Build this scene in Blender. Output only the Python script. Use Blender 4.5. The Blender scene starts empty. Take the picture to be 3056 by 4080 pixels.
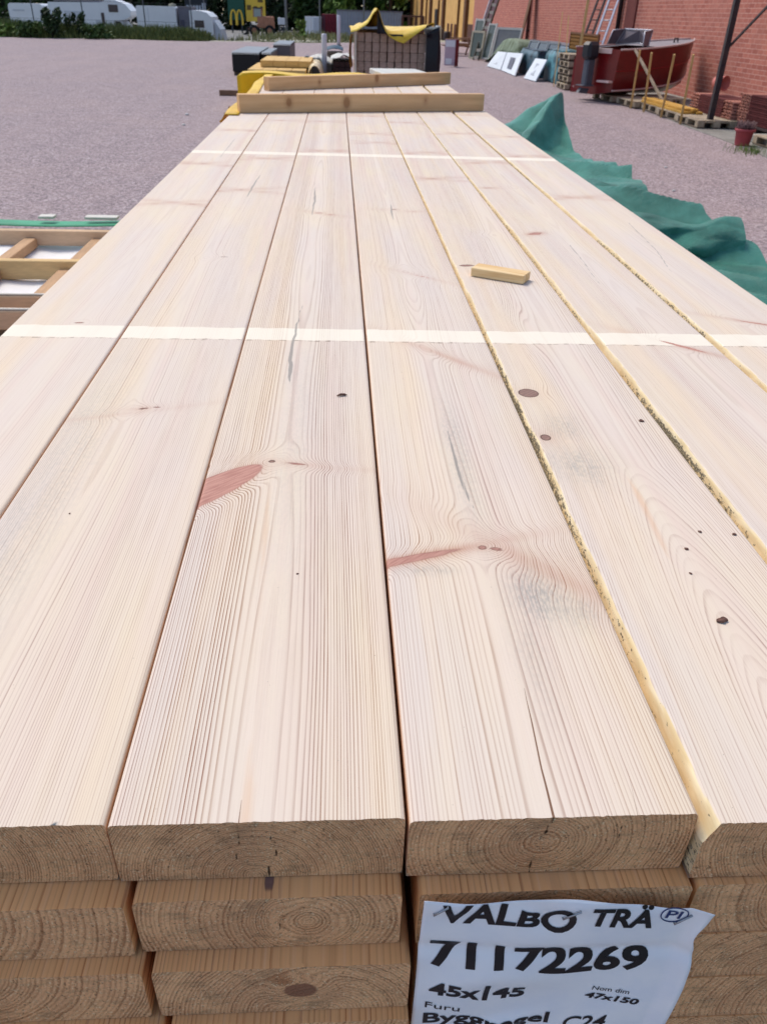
import bpy, bmesh, math, random
import numpy as np
from mathutils import Vector, Matrix
random.seed(7)
C = bpy.context.scene
COL = C.collection
R = math.radians
T = 1.465            # height of the top face of the timber pack
HC = 1.8             # eye height


def lin(r, g, b):
    return tuple(((c / 255) / 12.92 if c / 255 <= 0.04045 else ((c / 255 + 0.055) / 1.055) ** 2.4) for c in (r, g, b))


# ---------------------------------------------------------------- node helper
class NT:
    def __init__(s, name):
        s.m = bpy.data.materials.new(name)
        s.m.use_nodes = True
        s.t = s.m.node_tree
        s.t.nodes.clear()
        s.out = s.n('ShaderNodeOutputMaterial')
        s.p = s.n('ShaderNodeBsdfPrincipled')
        s.l(s.p.outputs[0], s.out.inputs[0])

    def n(s, t, **k):
        o = s.t.nodes.new(t)
        for a, v in k.items():
            setattr(o, a, v)
        return o

    def l(s, a, b):
        s.t.links.new(a, b)

    def _in(s, sock, v):
        if v is None:
            return
        if hasattr(v, 'is_linked') or hasattr(v, 'links'):
            s.l(v, sock)
        else:
            if sock.type == 'RGBA' and len(v) == 3:
                v = (*v, 1)
            sock.default_value = v

    def math(s, op, a, b=None, c=None, clamp=False):
        o = s.n('ShaderNodeMath', operation=op, use_clamp=clamp)
        for i, v in enumerate((a, b, c)):
            if v is not None:
                s._in(o.inputs[i], v)
        return o.outputs[0]

    def mix(s, f, a, b, blend='MIX'):
        o = s.n('ShaderNodeMix', data_type='RGBA', blend_type=blend)
        s._in(o.inputs[0], f)
        s._in(o.inputs[6], a)
        s._in(o.inputs[7], b)
        return o.outputs[2]

    def ramp(s, v, lo, hi, a=0.0, b=1.0, smooth=True):
        o = s.n('ShaderNodeMapRange', interpolation_type='SMOOTHSTEP' if smooth else 'LINEAR')
        s._in(o.inputs[0], v)
        o.inputs[1].default_value = lo
        o.inputs[2].default_value = hi
        o.inputs[3].default_value = a
        o.inputs[4].default_value = b
        return o.outputs[0]

    def coord(s, which='Object', scale=(1, 1, 1), rot=(0, 0, 0)):
        c = s.n('ShaderNodeTexCoord')
        m = s.n('ShaderNodeMapping')
        m.inputs['Scale'].default_value = scale
        m.inputs['Rotation'].default_value = rot
        s.l(c.outputs[which], m.inputs[0])
        return m.outputs[0]

    def noise(s, vec, scale, detail=3, rough=0.55):
        o = s.n('ShaderNodeTexNoise')
        s.l(vec, o.inputs['Vector'])
        o.inputs['Scale'].default_value = scale
        o.inputs['Detail'].default_value = detail
        o.inputs['Roughness'].default_value = rough
        return o.outputs[0]

    def attr(s, name, kind='GEOMETRY'):
        o = s.n('ShaderNodeAttribute', attribute_type=kind, attribute_name=name)
        return o.outputs['Fac']

    def geo(s):
        return s.n('ShaderNodeNewGeometry').outputs['Position']

    def bump(s, h, strength=0.3, dist=0.01):
        o = s.n('ShaderNodeBump')
        o.inputs['Strength'].default_value = strength
        o.inputs['Distance'].default_value = dist
        s.l(h, o.inputs['Height'])
        s.l(o.outputs[0], s.p.inputs['Normal'])

    def fin(s, col, rough=0.7, spec=0.3, metal=0.0):
        s._in(s.p.inputs['Base Color'], col)
        s._in(s.p.inputs['Roughness'], rough)
        s.p.inputs['Specular IOR Level'].default_value = spec
        s.p.inputs['Metallic'].default_value = metal
        return s.m


_mats = {}


def mat(name, c, rough=0.7, var=0.25, scale=6.0, bump=0.0, metal=0.0, spec=0.3, stretch=(1, 1, 1), c2=None, bscale=None):
    """weathered plain surface: colour with two scales of noise"""
    if name in _mats:
        return _mats[name]
    t = NT(name)
    a = lin(*c)
    b = lin(*c2) if c2 else tuple(x * (1 - var) for x in a)
    v = t.coord('Object', stretch)
    n1 = t.noise(v, scale, 5, 0.6)
    n2 = t.noise(v, scale * 7, 3, 0.6)
    f = t.ramp(t.math('ADD', t.math('MULTIPLY', n1, 0.7), t.math('MULTIPLY', n2, 0.3)), 0.34, 0.66)
    col = t.mix(f, a, b)
    if bump:
        t.bump(t.noise(v, bscale or scale * 9, 3), bump, 0.01)
    t.p.inputs['Roughness'].default_value = rough
    m = t.fin(col, rough, spec, metal)
    _mats[name] = m
    return m


# ---------------------------------------------------------------- mesh builder
class MB:
    def __init__(s):
        s.v, s.f, s.mi, s.sm = [], [], [], []

    def add(s, vs, fs, mi=0, M=None, smooth=False):
        o = len(s.v)
        for p in vs:
            s.v.append(tuple(M @ Vector(p)) if M is not None else tuple(p))
        for f in fs:
            s.f.append(tuple(o + i for i in f))
            s.mi.append(mi)
            s.sm.append(smooth)
        return s

    def box(s, x0, x1, y0, y1, z0, z1, mi=0, M=None, ch=0.0):
        X, Y, Z = (x0, x1), (y0, y1), (z0, z1)
        if ch <= 0:
            vs = [(X[i], Y[j], Z[k]) for i in (0, 1) for j in (0, 1) for k in (0, 1)]
            fs = [(0, 1, 3, 2), (4, 6, 7, 5), (0, 4, 5, 1), (2, 3, 7, 6), (0, 2, 6, 4), (1, 5, 7, 3)]
            return s.add(vs, fs, mi, M)
        vs, idx = [], {}
        for i in (0, 1):
            for j in (0, 1):
                for k in (0, 1):
                    sx, sy, sz = (1, -1)[i] * ch, (1, -1)[j] * ch, (1, -1)[k] * ch
                    for a in range(3):
                        p = [X[i] + sx, Y[j] + sy, Z[k] + sz]
                        p[a] = (X, Y, Z)[a][(i, j, k)[a]]
                        idx[i, j, k, a] = len(vs)
                        vs.append(p)
        fs = []
        cyc = ((0, 0), (1, 0), (1, 1), (0, 1))
        for a in range(3):
            for e in (0, 1):
                q = []
                for (p, r) in cyc:
                    ijk = [0, 0, 0]
                    ijk[a] = e
                    ijk[(a + 1) % 3] = p
                    ijk[(a + 2) % 3] = r
                    q.append(idx[(*ijk, a)])
                fs.append(tuple(q if e else q[::-1]))
        for a in range(3):
            b, c = (a + 1) % 3, (a + 2) % 3
            for p in (0, 1):
                for r in (0, 1):
                    q = []
                    for e, w in ((0, b), (1, b), (1, c), (0, c)):
                        ijk = [0, 0, 0]
                        ijk[a] = e
                        ijk[b] = p
                        ijk[c] = r
                        q.append(idx[(*ijk, w)])
                    fs.append(tuple(q))
        for i in (0, 1):
            for j in (0, 1):
                for k in (0, 1):
                    fs.append(tuple(idx[i, j, k, a] for a in range(3)))
        return s.add(vs, fs, mi, M)

    def tube(s, pts, r, n=8, mi=0, cap=True, M=None, smooth=True):
        pts = [Vector(p) for p in pts]
        rs = r if isinstance(r, (list, tuple)) else [r] * len(pts)
        vs, fs = [], []
        for i, p in enumerate(pts):
            d = (pts[min(i + 1, len(pts) - 1)] - pts[max(i - 1, 0)]).normalized()
            a = d.orthogonal().normalized() if i == 0 else (a - d * a.dot(d)).normalized()
            b = d.cross(a)
            for k in range(n):
                t = 2 * math.pi * k / n + math.pi / n
                vs.append(p + (a * math.cos(t) + b * math.sin(t)) * rs[i])
        for i in range(len(pts) - 1):
            for k in range(n):
                fs.append((i * n + k, i * n + (k + 1) % n, (i + 1) * n + (k + 1) % n, (i + 1) * n + k))
        s.add(vs, fs, mi, M, smooth)
        if cap:
            o = len(s.v) - len(vs)
            s.f += [tuple(o + k for k in range(n))[::-1], tuple(o + (len(pts) - 1) * n + k for k in range(n))]
            s.mi += [mi, mi]
            s.sm += [False, False]
        return s

    def bar(s, p0, p1, w, h, mi=0, up=(0, 0, 1), ch=0.0):
        """rectangular bar between two points"""
        p0, p1 = Vector(p0), Vector(p1)
        d = p1 - p0
        L = d.length
        d.normalize()
        u = Vector(up)
        x = d.cross(u)
        if x.length < 1e-4:
            x = d.cross(Vector((1, 0, 0)))
        x.normalize()
        z = x.cross(d)
        M = Matrix(((x.x, d.x, z.x, p0.x), (x.y, d.y, z.y, p0.y), (x.z, d.z, z.z, p0.z), (0, 0, 0, 1)))
        return s.box(-w / 2, w / 2, 0, L, -h / 2, h / 2, mi, M, ch)

    def prism(s, poly, y0, y1, mi=0, M=None, axis='y'):
        """poly in (x,z) extruded along y (or in (y,z) along x, (x,y) along z)"""
        n = len(poly)
        def P(a, b, t):
            return {'y': (a, t, b), 'x': (t, a, b), 'z': (a, b, t)}[axis]
        vs = [P(a, b, y0) for a, b in poly] + [P(a, b, y1) for a, b in poly]
        fs = [tuple(range(n)), tuple(range(2 * n - 1, n - 1, -1))] + [(i, i + n, (i + 1) % n + n, (i + 1) % n) for i in range(n)]
        return s.add(vs, fs, mi, M)

    def grid(s, fn, nu, nv, mi=0, smooth=True, thick=0.0):
        vs = [tuple(fn(i / nu, j / nv)) for j in range(nv + 1) for i in range(nu + 1)]
        fs = [(j * (nu + 1) + i, j * (nu + 1) + i + 1, (j + 1) * (nu + 1) + i + 1, (j + 1) * (nu + 1) + i) for j in range(nv) for i in range(nu)]
        return s.add(vs, fs, mi, None, smooth)

    def lathe(s, prof, n=20, mi=0, M=None, smooth=True):
        vs, fs = [], []
        for (r, z) in prof:
            for k in range(n):
                t = 2 * math.pi * k / n
                vs.append((r * math.cos(t), r * math.sin(t), z))
        for i in range(len(prof) - 1):
            for k in range(n):
                fs.append((i * n + k, i * n + (k + 1) % n, (i + 1) * n + (k + 1) % n, (i + 1) * n + k))
        return s.add(vs, fs, mi, M, smooth)

    def build(s, name, mats, parent=None, fix=True, loc=None, solid=0.0):
        me = bpy.data.meshes.new(name)
        me.from_pydata(s.v, [], s.f)
        for m in (mats if isinstance(mats, (list, tuple)) else [mats]):
            me.materials.append(m)
        me.polygons.foreach_set('material_index', s.mi)
        me.polygons.foreach_set('use_smooth', s.sm)
        if fix:
            bm = bmesh.new()
            bm.from_mesh(me)
            bmesh.ops.recalc_face_normals(bm, faces=bm.faces)
            bm.to_mesh(me)
            bm.free()
        me.update()
        o = bpy.data.objects.new(name, me)
        COL.objects.link(o)
        if parent is not None:
            o.parent = parent
        if loc is not None:
            o.location = loc
        if solid:
            md = o.modifiers.new('thickness', 'SOLIDIFY')
            md.thickness = solid
            md.offset = 0
        return o


def tag(o, label=None, cat=None, group=None, kind=None):
    if label:
        o['label'] = label
    if cat:
        o['category'] = cat
    if group:
        o['group'] = group
    if kind or (label and 'kind' not in o):
        o['kind'] = kind or 'thing'
    return o


def thing(name, label, cat, loc=(0, 0, 0), rz=0.0, group=None, rot=None):
    o = bpy.data.objects.new(name, None)
    o.empty_display_size = 0.1
    COL.objects.link(o)
    o.location = loc
    o.rotation_euler = rot or (0, 0, rz)
    return tag(o, label, cat, group)


def copy_tree(o, parent=None):
    c = o.copy()
    COL.objects.link(c)
    c.parent = parent
    for ch in list(o.children):
        copy_tree(ch, c)
    return c


def vn(x, y, seed=0):
    """smooth value noise in numpy, 0..1"""
    x = np.asarray(x, float)
    y = np.asarray(y, float)
    x, y = np.broadcast_arrays(x, y)
    xi, yi = np.floor(x).astype(np.int64), np.floor(y).astype(np.int64)
    fx, fy = x - xi, y - yi
    fx, fy = fx * fx * (3 - 2 * fx), fy * fy * (3 - 2 * fy)

    def h(i, j):
        n = (i * 374761393 + j * 668265263 + seed * 974634757) & 0xffffffff
        n = ((n ^ (n >> 13)) * 1274126177) & 0xffffffff
        return ((n ^ (n >> 16)) & 0xffff) / 65535.0
    a, b, c, d = h(xi, yi), h(xi + 1, yi), h(xi, yi + 1), h(xi + 1, yi + 1)
    return (a * (1 - fx) + b * fx) * (1 - fy) + (c * (1 - fx) + d * fx) * fy


def fb(x, y, seed=0, o=4):
    s, a, t = 0.0, 1.0, 0.0
    x = np.asarray(x, float)
    y = np.asarray(y, float)
    for k in range(o):
        s = s + a * vn(x * 2 ** k, y * 2 ** k, seed + 17 * k)
        t += a
        a *= 0.5
    return s / t


# ---------------------------------------------------------------- camera and light
cam = bpy.data.cameras.new('camera')
co = bpy.data.objects.new('camera', cam)
COL.objects.link(co)
C.camera = co
RT = ((0.9984, -0.0497, 0.0260), (0.0050, 0.5412, 0.8409), (0.0559, 0.8394, -0.5406))   # right, up, forward
rgt, upv, fw = (Vector(v) for v in RT)
fw.normalize()
rgt = (rgt - fw * rgt.dot(fw)).normalized()
upv = rgt.cross(fw)
co.matrix_world = Matrix(((rgt.x, upv.x, -fw.x, 0), (rgt.y, upv.y, -fw.y, 0), (rgt.z, upv.z, -fw.z, HC), (0, 0, 0, 1)))
cam.sensor_fit = 'VERTICAL'
cam.sensor_height = 36
cam.lens = 3098 / 4080 * 36
cam.clip_start = 0.02
cam.clip_end = 2000
cam.dof.use_dof = True
cam.dof.focus_distance = 0.55
cam.dof.aperture_fstop = 24.0

SUN_EL, SUN_AZ = 56.0, -38.0        # azimuth measured from +Y towards +X
w = bpy.data.worlds.new('World')
C.world = w
w.use_nodes = True
sky = w.node_tree.nodes.new('ShaderNodeTexSky')
sky.sky_type = 'NISHITA'
sky.sun_disc = False
sky.sun_elevation = R(SUN_EL)
sky.sun_rotation = R(SUN_AZ)
sky.dust_density = 2.0
w.node_tree.links.new(sky.outputs[0], w.node_tree.nodes['Background'].inputs[0])
w.node_tree.nodes['Background'].inputs[1].default_value = 0.14
sl = bpy.data.lights.new('sun', 'SUN')
sl.energy = 1.7
sl.angle = R(22)
sl.color = (1, 0.91, 0.78)
so = bpy.data.objects.new('sun', sl)
COL.objects.link(so)
sd = Vector((math.sin(R(SUN_AZ)) * math.cos(R(SUN_EL)), math.cos(R(SUN_AZ)) * math.cos(R(SUN_EL)), math.sin(R(SUN_EL))))
so.rotation_euler = (-sd).to_track_quat('-Z', 'Y').to_euler()
C.view_settings.view_transform = 'Standard'
C.view_settings.look = 'None'
C.view_settings.gamma = 1
C.view_settings.exposure = 0.42
# ================================================================ planed timber
def wood_long():
    t = NT('planed_pine')
    t_pos = t.coord('Object')
    ring = t.attr('ring')
    lc = t.attr('lc')
    fresh = t.attr('fresh', 'OBJECT')
    fr = t.math('FRACT', ring)
    line = t.math('ADD', t.math('MULTIPLY', t.math('MULTIPLY', t.ramp(fr, 0.55, 0.88), t.ramp(fr, 0.92, 1.0, 1, 0)), 0.98), t.math('MULTIPLY', t.ramp(fr, 0.0, 0.8), 0.16))
    wnz = t.n('ShaderNodeTexWhiteNoise', noise_dimensions='1D')
    t.l(t.math('FLOOR', ring), wnz.inputs['W'])
    line = t.math('MULTIPLY', line, t.ramp(wnz.outputs['Value'], 0.0, 1.0, 0.35, 1.15, False))
    fresh = t.math('MAXIMUM', fresh, t.math('MULTIPLY', t.attr('sf'), 0.55))
    fib = t.noise(t.coord('Object', (900, 14, 900)), 1.0, 2)
    fib2 = t.noise(t.coord('Object', (260, 5, 260)), 1.0, 2)
    blot = t.noise(t.coord('Object', (22, 5, 22)), 1.0, 4)
    big = t.noise(t.coord('Object', (7, 1.6, 7)), 1.0, 3)
    line = t.math('MULTIPLY', line, t.math('MULTIPLY', lc, t.ramp(fib, 0.2, 0.75, 0.55, 1.1)))
    pale = t.mix(t.ramp(blot, 0.3, 0.7), lin(224, 207, 190), lin(225, 210, 186))
    pale = t.mix(t.ramp(big, 0.35, 0.65), pale, lin(218, 206, 195))
    band = t.noise(t.coord('Object', (24, 0.7, 24)), 1.0, 2)
    pale = t.mix(t.math('MULTIPLY', t.ramp(band, 0.50, 0.75), 0.6), pale, lin(228, 207, 178))
    pale = t.mix(t.math('MULTIPLY', t.ramp(band, 0.25, 0.48, 1, 0), 0.7), pale, lin(217, 193, 180))
    late = t.mix(t.ramp(band, 0.35, 0.6), lin(128, 80, 68), lin(146, 100, 66))
    fpale = t.mix(t.ramp(blot, 0.3, 0.7), lin(250, 186, 112), lin(238, 166, 92))
    flate = lin(160, 84, 34)
    pale = t.mix(fresh, pale, fpale)
    late = t.mix(fresh, late, flate)
    col = t.mix(line, pale, late)
    col = t.mix(t.math('MULTIPLY', t.ramp(fib, 0.45, 0.8), 0.10), col, lin(160, 128, 112))
    col = t.mix(t.math('MULTIPLY', t.ramp(fib2, 0.5, 0.8), 0.14), col, lin(238, 226, 214))
    # resin streaks, grey weather stain, reddish halo round knots
    col = t.mix(t.math('MULTIPLY', t.attr('orr'), t.ramp(blot, 0.25, 0.7, 0.12, 0.5)), col, lin(214, 166, 122))
    gn = t.ramp(t.noise(t.coord('Object', (500, 160, 500)), 1.0, 3), 0.35, 0.65, 0.35, 1.0)
    col = t.mix(t.math('MULTIPLY', t.math('MULTIPLY', t.attr('gr'), gn), 0.75), col, lin(150, 150, 146))
    col = t.mix(t.math('MULTIPLY', t.attr('st'), 0.8), col, lin(176, 118, 92))
    # pale unweathered strip where a stick lay
    sd_ = t.attr('sd')
    nz = t.math('MULTIPLY', t.math('SUBTRACT', t.noise(t.coord('Object', (40, 160, 40)), 1.0, 4), 0.5), 11.0)
    sdn = t.math('ADD', sd_, nz)
    strip = t.ramp(sdn, -0.5, 1.5)
    col = t.mix(t.math('MULTIPLY', strip, t.ramp(blot, 0.2, 0.7, 0.65, 0.95)), col, t.mix(t.math('MULTIPLY', line, 0.35), lin(238, 230, 212), lin(210, 185, 155)))
    edge = t.math('MULTIPLY', t.ramp(sdn, -3.0, -1.4), t.ramp(sdn, -0.6, 0.6, 1, 0))
    edge = t.math('MULTIPLY', edge, t.attr('se'))
    edge = t.math('MULTIPLY', edge, t.ramp(t.noise(t.coord('Object', (130, 20, 1)), 1.0, 2), 0.42, 0.6))
    col = t.mix(t.math('MULTIPLY', edge, 0.6), col, lin(120, 100, 80))
    # knots
    kd = t.attr('kd')
    kcol = t.mix(t.attr('kc'), lin(200, 150, 134), lin(134, 106, 96))
    tc_ = t.n('ShaderNodeTexCoord')
    mp_ = t.n('ShaderNodeMapping', vector_type='TEXTURE')
    mp_.inputs['Scale'].default_value = (1 / 45, 1 / 520, 1 / 100)
    mp_.inputs['Rotation'].default_value = (0, 0, 0.72)
    t.l(tc_.outputs['Object'], mp_.inputs[0])
    ks = t.noise(mp_.outputs[0], 1.0, 3)
    kcol = t.mix(t.ramp(ks, 0.36, 0.7, 0, 0.8), kcol, t.mix(t.attr('kc'), lin(166, 112, 100), lin(156, 126, 112)))
    col = t.mix(t.ramp(kd, -0.3, 0.5, 1, 0), col, kcol)
    rim = t.math('MULTIPLY', t.math('MULTIPLY', t.ramp(kd, -1.1, -0.3), t.ramp(kd, 0.0, 0.7, 1, 0)), t.attr('kc'))
    col = t.mix(t.math('MULTIPLY', rim, 0.85), col, lin(74, 50, 40))
    # drying cracks and pencil-grey pith marks
    cd = t.math('SUBTRACT', t.math('ABSOLUTE', t.attr('cs')), t.attr('cw'))
    col = t.mix(t.math('MULTIPLY', t.ramp(cd, -0.1, 0.25, 1, 0), 0.9), col, lin(104, 62, 30))
    pd = t.math('ADD', t.attr('pd'), t.math('MULTIPLY', t.math('SUBTRACT', fib, 0.5), 2.0))
    col = t.mix(t.math('MULTIPLY', t.ramp(pd, -0.3, 0.5, 1, 0), 0.75), col, lin(136, 132, 126))
    # waney edge: yellow inner wood and shreds of bark
    wa = t.attr('wa')
    wn = t.noise(t.coord('Object', (300, 14, 90)), 1.0, 4)
    wcol = t.mix(t.ramp(wn, 0.35, 0.6), lin(234, 218, 180), lin(220, 198, 152))
    wcol = t.mix(t.math('MULTIPLY', t.ramp(wn, 0.55, 0.75), 0.6), wcol, lin(242, 232, 204))
    col = t.mix(t.ramp(wa, 0.25, 0.6), col, wcol)
    bk = t.noise(t.coord('Object', (420, 170, 420)), 1.0, 4, 0.7)
    bm_ = t.ramp(t.math('ADD', bk, t.math('MULTIPLY', t.attr('wb'), 0.34)), 0.70, 0.76)
    bcol = t.mix(t.ramp(t.noise(t_pos, 900, 2), 0.4, 0.6), lin(92, 84, 66), lin(160, 152, 130))
    col = t.mix(bm_, col, bcol)
    # fine specks of dust
    sp = t.ramp(t.noise(t_pos, 330, 2, 0.5), 0.76, 0.80)
    col = t.mix(t.math('MULTIPLY', sp, 0.55), col, lin(110, 90, 78))
    h = t.math('ADD', t.math('MULTIPLY', line, -0.25), t.math('MULTIPLY', fib, 0.5))
    h = t.math('ADD', h, t.math('MULTIPLY', bm_, 3.0))
    t.bump(h, 0.28, 0.0006)
    return t.fin(col, 0.72, 0.22)


def wood_end():
    t = NT('sawn_end_grain')
    ring = t.attr('ring')
    pos = t.coord('Object')
    n1 = t.noise(pos, 30, 4)
    n2 = t.noise(pos, 650, 3, 0.7)
    n3 = t.noise(pos, 1500, 2, 0.6)
    fr = t.math('FRACT', t.math('ADD', ring, t.math('MULTIPLY', t.math('SUBTRACT', n2, 0.5), 1.1)))
    line = t.math('MULTIPLY', t.ramp(fr, 0.35, 0.85), t.ramp(fr, 0.88, 1.0, 1, 0))
    wnz = t.n('ShaderNodeTexWhiteNoise', noise_dimensions='1D')
    t.l(t.math('FLOOR', ring), wnz.inputs['W'])
    line = t.math('MULTIPLY', line, t.ramp(wnz.outputs['Value'], 0.0, 1.0, 0.3, 1.1, False))
    early = t.mix(t.ramp(n1, 0.35, 0.65), lin(255, 200, 146), lin(242, 186, 136))
    early = t.mix(t.math('MULTIPLY', t.ramp(t.noise(pos, 14, 3), 0.45, 0.7), 0.5), early, lin(212, 164, 122))
    col = t.mix(t.math('MULTIPLY', line, t.ramp(n1, 0.25, 0.6, 0.2, 0.7)), early, lin(172, 110, 70))
    col = t.mix(t.math('MULTIPLY', t.ramp(n2, 0.5, 0.75), 0.5), col, lin(146, 114, 84))
    col = t.mix(t.ramp(n3, 0.68, 0.74), col, lin(222, 196, 156))
    col = t.mix(t.math('MULTIPLY', t.ramp(t.noise(t.coord('Object', (1, 1, 1)), 480, 2, 0.7), 0.60, 0.68), 0.6), col, lin(92, 66, 44))
    col = t.mix(t.math('MULTIPLY', t.ramp(t.noise(t.coord('Object', (40, 40, 120)), 1.0, 4, 0.65), 0.48, 0.72), 0.5), col, lin(150, 122, 92))
    col = t.mix(t.math('MULTIPLY', t.ramp(t.noise(pos, 620, 2, 0.7), 0.60, 0.66), 0.7), col, lin(255, 226, 180))
    kd = t.attr('kd')
    col = t.mix(t.ramp(kd, -0.5, 1.2, 1, 0), col, t.mix(n2, lin(136, 94, 70), lin(176, 128, 98)))
    cd = t.attr('cd')
    col = t.mix(t.math('MULTIPLY', t.ramp(cd, 0.1, 0.6, 1, 0), 0.9), col, lin(50, 34, 22))
    h = t.math('ADD', t.math('MULTIPLY', n2, 1.0), t.math('ADD', t.math('MULTIPLY', n3, 0.8), t.math('MULTIPLY', line, -0.9)))
    t.bump(h, 0.9, 0.0012)
    return t.fin(col, 0.9, 0.1)


M_LONG, M_END = wood_long(), wood_end()
ATTRS = ('ring', 'lc', 'kd', 'kc', 'st', 'gr', 'cd', 'pd', 'orr', 'sd', 'se', 'wa', 'wb', 'sf', 'cs', 'cw')


def seg_d(u, y, pts, taper=0.0):
    """distance (mm) to a polyline of (u,y,halfwidth mm)"""
    best = np.full(np.shape(u), 99.0)
    for (a, b) in zip(pts[:-1], pts[1:]):
        ax, ay, aw = a
        bx, by, bw = b
        dx, dy = bx - ax, by - ay
        tt = np.clip(((u - ax) * dx + (y - ay) * dy) / (dx * dx + dy * dy), 0, 1)
        d = np.hypot(u - ax - tt * dx, y - ay - tt * dy) * 1000 - (aw + (bw - aw) * tt)
        best = np.minimum(best, d)
    return best


def plank(spec, hi=True):
    """one board: x across, y from the sawn front end, z down from the top face.  returns a mesh object"""
    W, L, Th = spec.get('W', 0.145), spec.get('L', 4.9), 0.045
    sd = spec.get('seed', 1)
    pu0, pz0 = spec.get('pith', (0.0, -0.03))
    spc = spec.get('sp', 0.0032)
    waney = spec.get('wane')           # (mean, amplitude, y scale)
    r = 0.0028
    if hi:
        core = np.linspace(-W / 2 + 0.004, W / 2 - 0.004, 62)
        e = np.array([0, 0.0003, 0.0008, 0.0016, 0.0028])
        if waney:
            e2 = np.linspace(0, 0.016, 14)
            core = core[core > -W / 2 + 0.0165]
            u = np.concatenate([-W / 2 + e2, core, W / 2 - e[::-1]])
        else:
            u = np.concatenate([-W / 2 + e, core, W / 2 - e[::-1]])
        ys = [0.0, 0.0006]
        st = 0.0025
        while ys[-1] < L:
            if ys[-1] > 0.75:
                st = min(0.025, st * 1.02)
            ys.append(ys[-1] + st)
        ys[-1] = L
    else:
        core = np.linspace(-W / 2 + 0.004, W / 2 - 0.004, 40)
        e = np.array([0, 0.0008, 0.0028])
        u = np.concatenate([-W / 2 + e, core, W / 2 - e[::-1]])
        ys = [0, 0.0006] + list(np.linspace(0.003, 0.06, 20)) + [0.1, 0.3, 1, 2, 3, 4, L]
    y = np.array(ys)
    nu, ny = len(u), len(y)
    U, Yg = np.meshgrid(u, y)
    dl, dr = U + W / 2, W / 2 - U

    def rnd(d):
        q = np.clip(r - d, 0, r)
        return -(r - np.sqrt(np.maximum(r * r - q * q, 0)))
    Zt = rnd(dr)
    wv = np.zeros_like(Yg)
    if waney:
        m0, a0 = waney[:2]
        wv = np.clip(m0 + a0 * (fb(Yg * 5, 0 * Yg, sd + 5, 3) - 0.5) * 2 + 0.0025 * (fb(Yg * 45, 0 * Yg, sd + 8, 2) - 0.5), 0.0004, 0.0155)
        wv = wv * (1 - 0.75 * np.clip((Yg - 0.6) / 1.3, 0, 1))
        Zt = Zt - np.clip(wv - dl, 0, 1) * (3.2 + 1.8 * (fb(Yg * 60, dl * 500, sd + 9, 3) - 0.5))
        Zt = np.maximum(Zt, -Th * 0.92)
        Zt = np.minimum(Zt, rnd(dl))
    else:
        Zt = Zt + rnd(dl)
    Zt = Zt + 0.0004 * (fb(U * 30, Yg * 3, sd + 3, 2) - 0.5)
    jag = 0.0009 * (fb(u * 1700, 0 * u, sd + 31, 3) - 0.5)
    Ytop = Yg.copy()
    Ytop[0] += jag + 0.0004
    zb = -Th - rnd(u + W / 2) - rnd(W / 2 - u)
    nz = 6
    V, Fq, mi = [], [], []

    def addgrid(X, Y_, Z_, m, flip=False):
        o = sum(len(a) for a in V)
        a, b = X.shape
        V.append(np.stack([X.ravel(), Y_.ravel(), Z_.ravel()], 1))
        i = np.arange(a * b).reshape(a, b) + o
        q = np.stack([i[:-1, :-1], i[:-1, 1:], i[1:, 1:], i[1:, :-1]], -1).reshape(-1, 4)
        Fq.append(q[:, ::-1] if flip else q)
        mi.append(np.full(len(q), m))
    addgrid(U, Ytop, Zt, 0)
    for side in (0, -1):
        zz = np.linspace(0, 1, nz)[None, :]
        Zs = Zt[:, side][:, None] * (1 - zz) + zb[side] * zz
        addgrid(np.full((ny, nz), u[side]), np.repeat(y[:, None], nz, 1), Zs, 0, flip=(side == 0))
    addgrid(np.repeat(np.array([[u[0], u[-1]]]), ny, 0), np.repeat(y[:, None], 2, 1), np.full((ny, 2), -Th), 0, True)
    ncz = 24 if hi else 14
    zz = np.linspace(0, 1, ncz)[:, None]
    Zc = Zt[0][None, :] * (1 - zz) + zb[None, :] * zz
    Uc = np.repeat(u[None, :], ncz, 0)
    Yc = 0.0012 * (fb(Uc * 500, Zc * 500, sd + 40, 3) - 0.5) + 0.0004
    Ytop[0, 0] = Ytop[0, -1] = 0.0
    V[0][:nu, 1] = Ytop[0]
    Yc[0] = Ytop[0]
    Yc[-1] = 0.0
    Yc[:, 0] = Yc[:, -1] = 0.0
    addgrid(Uc, Yc, Zc, 1, True)
    addgrid(np.repeat(u[None, :], 2, 0), np.full((2, nu), L), np.stack([Zt[-1], zb]), 1)
    V = np.concatenate(V)
    Fq = np.concatenate(Fq)
    mi = np.concatenate(mi)
    # ---- fields
    x, yy, z = V[:, 0], V[:, 1], V[:, 2]
    pz = pz0 + spec.get('dz', 0) * np.minimum(yy, spec.get('dzmax', 0.4)) + spec.get('wz', 0.006) * (fb(yy * 1.7, 0 * yy, sd + 60, 2) - 0.5) * np.clip(yy * 2, 0, 1)
    pu = pu0 + spec.get('du', 0) * yy + spec.get('wu', 0.015) * (fb(yy * 1.1, 0 * yy + 3, sd + 61, 2) - 0.5) * np.clip(yy * 2, 0, 1)
    rr = np.hypot(x - pu, z - pz)
    ph = rr / spc + 0.45 * (rr / 0.03) ** 1.5 * spec.get('tight', 1.0)
    ph = ph + 2.2 * (fb(rr * 90, 0 * rr, sd + 72, 2) - 0.5)
    ph = ph + 1.6 * (fb(x * 30, yy * 2.2, sd + 70, 3) - 0.5) + 0.5 * (fb(x * 140, yy * 4, sd + 71, 2) - 0.5)
    kd = np.full(len(V), 99.0)
    kc = np.zeros(len(V))
    stn = np.zeros(len(V))
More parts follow.
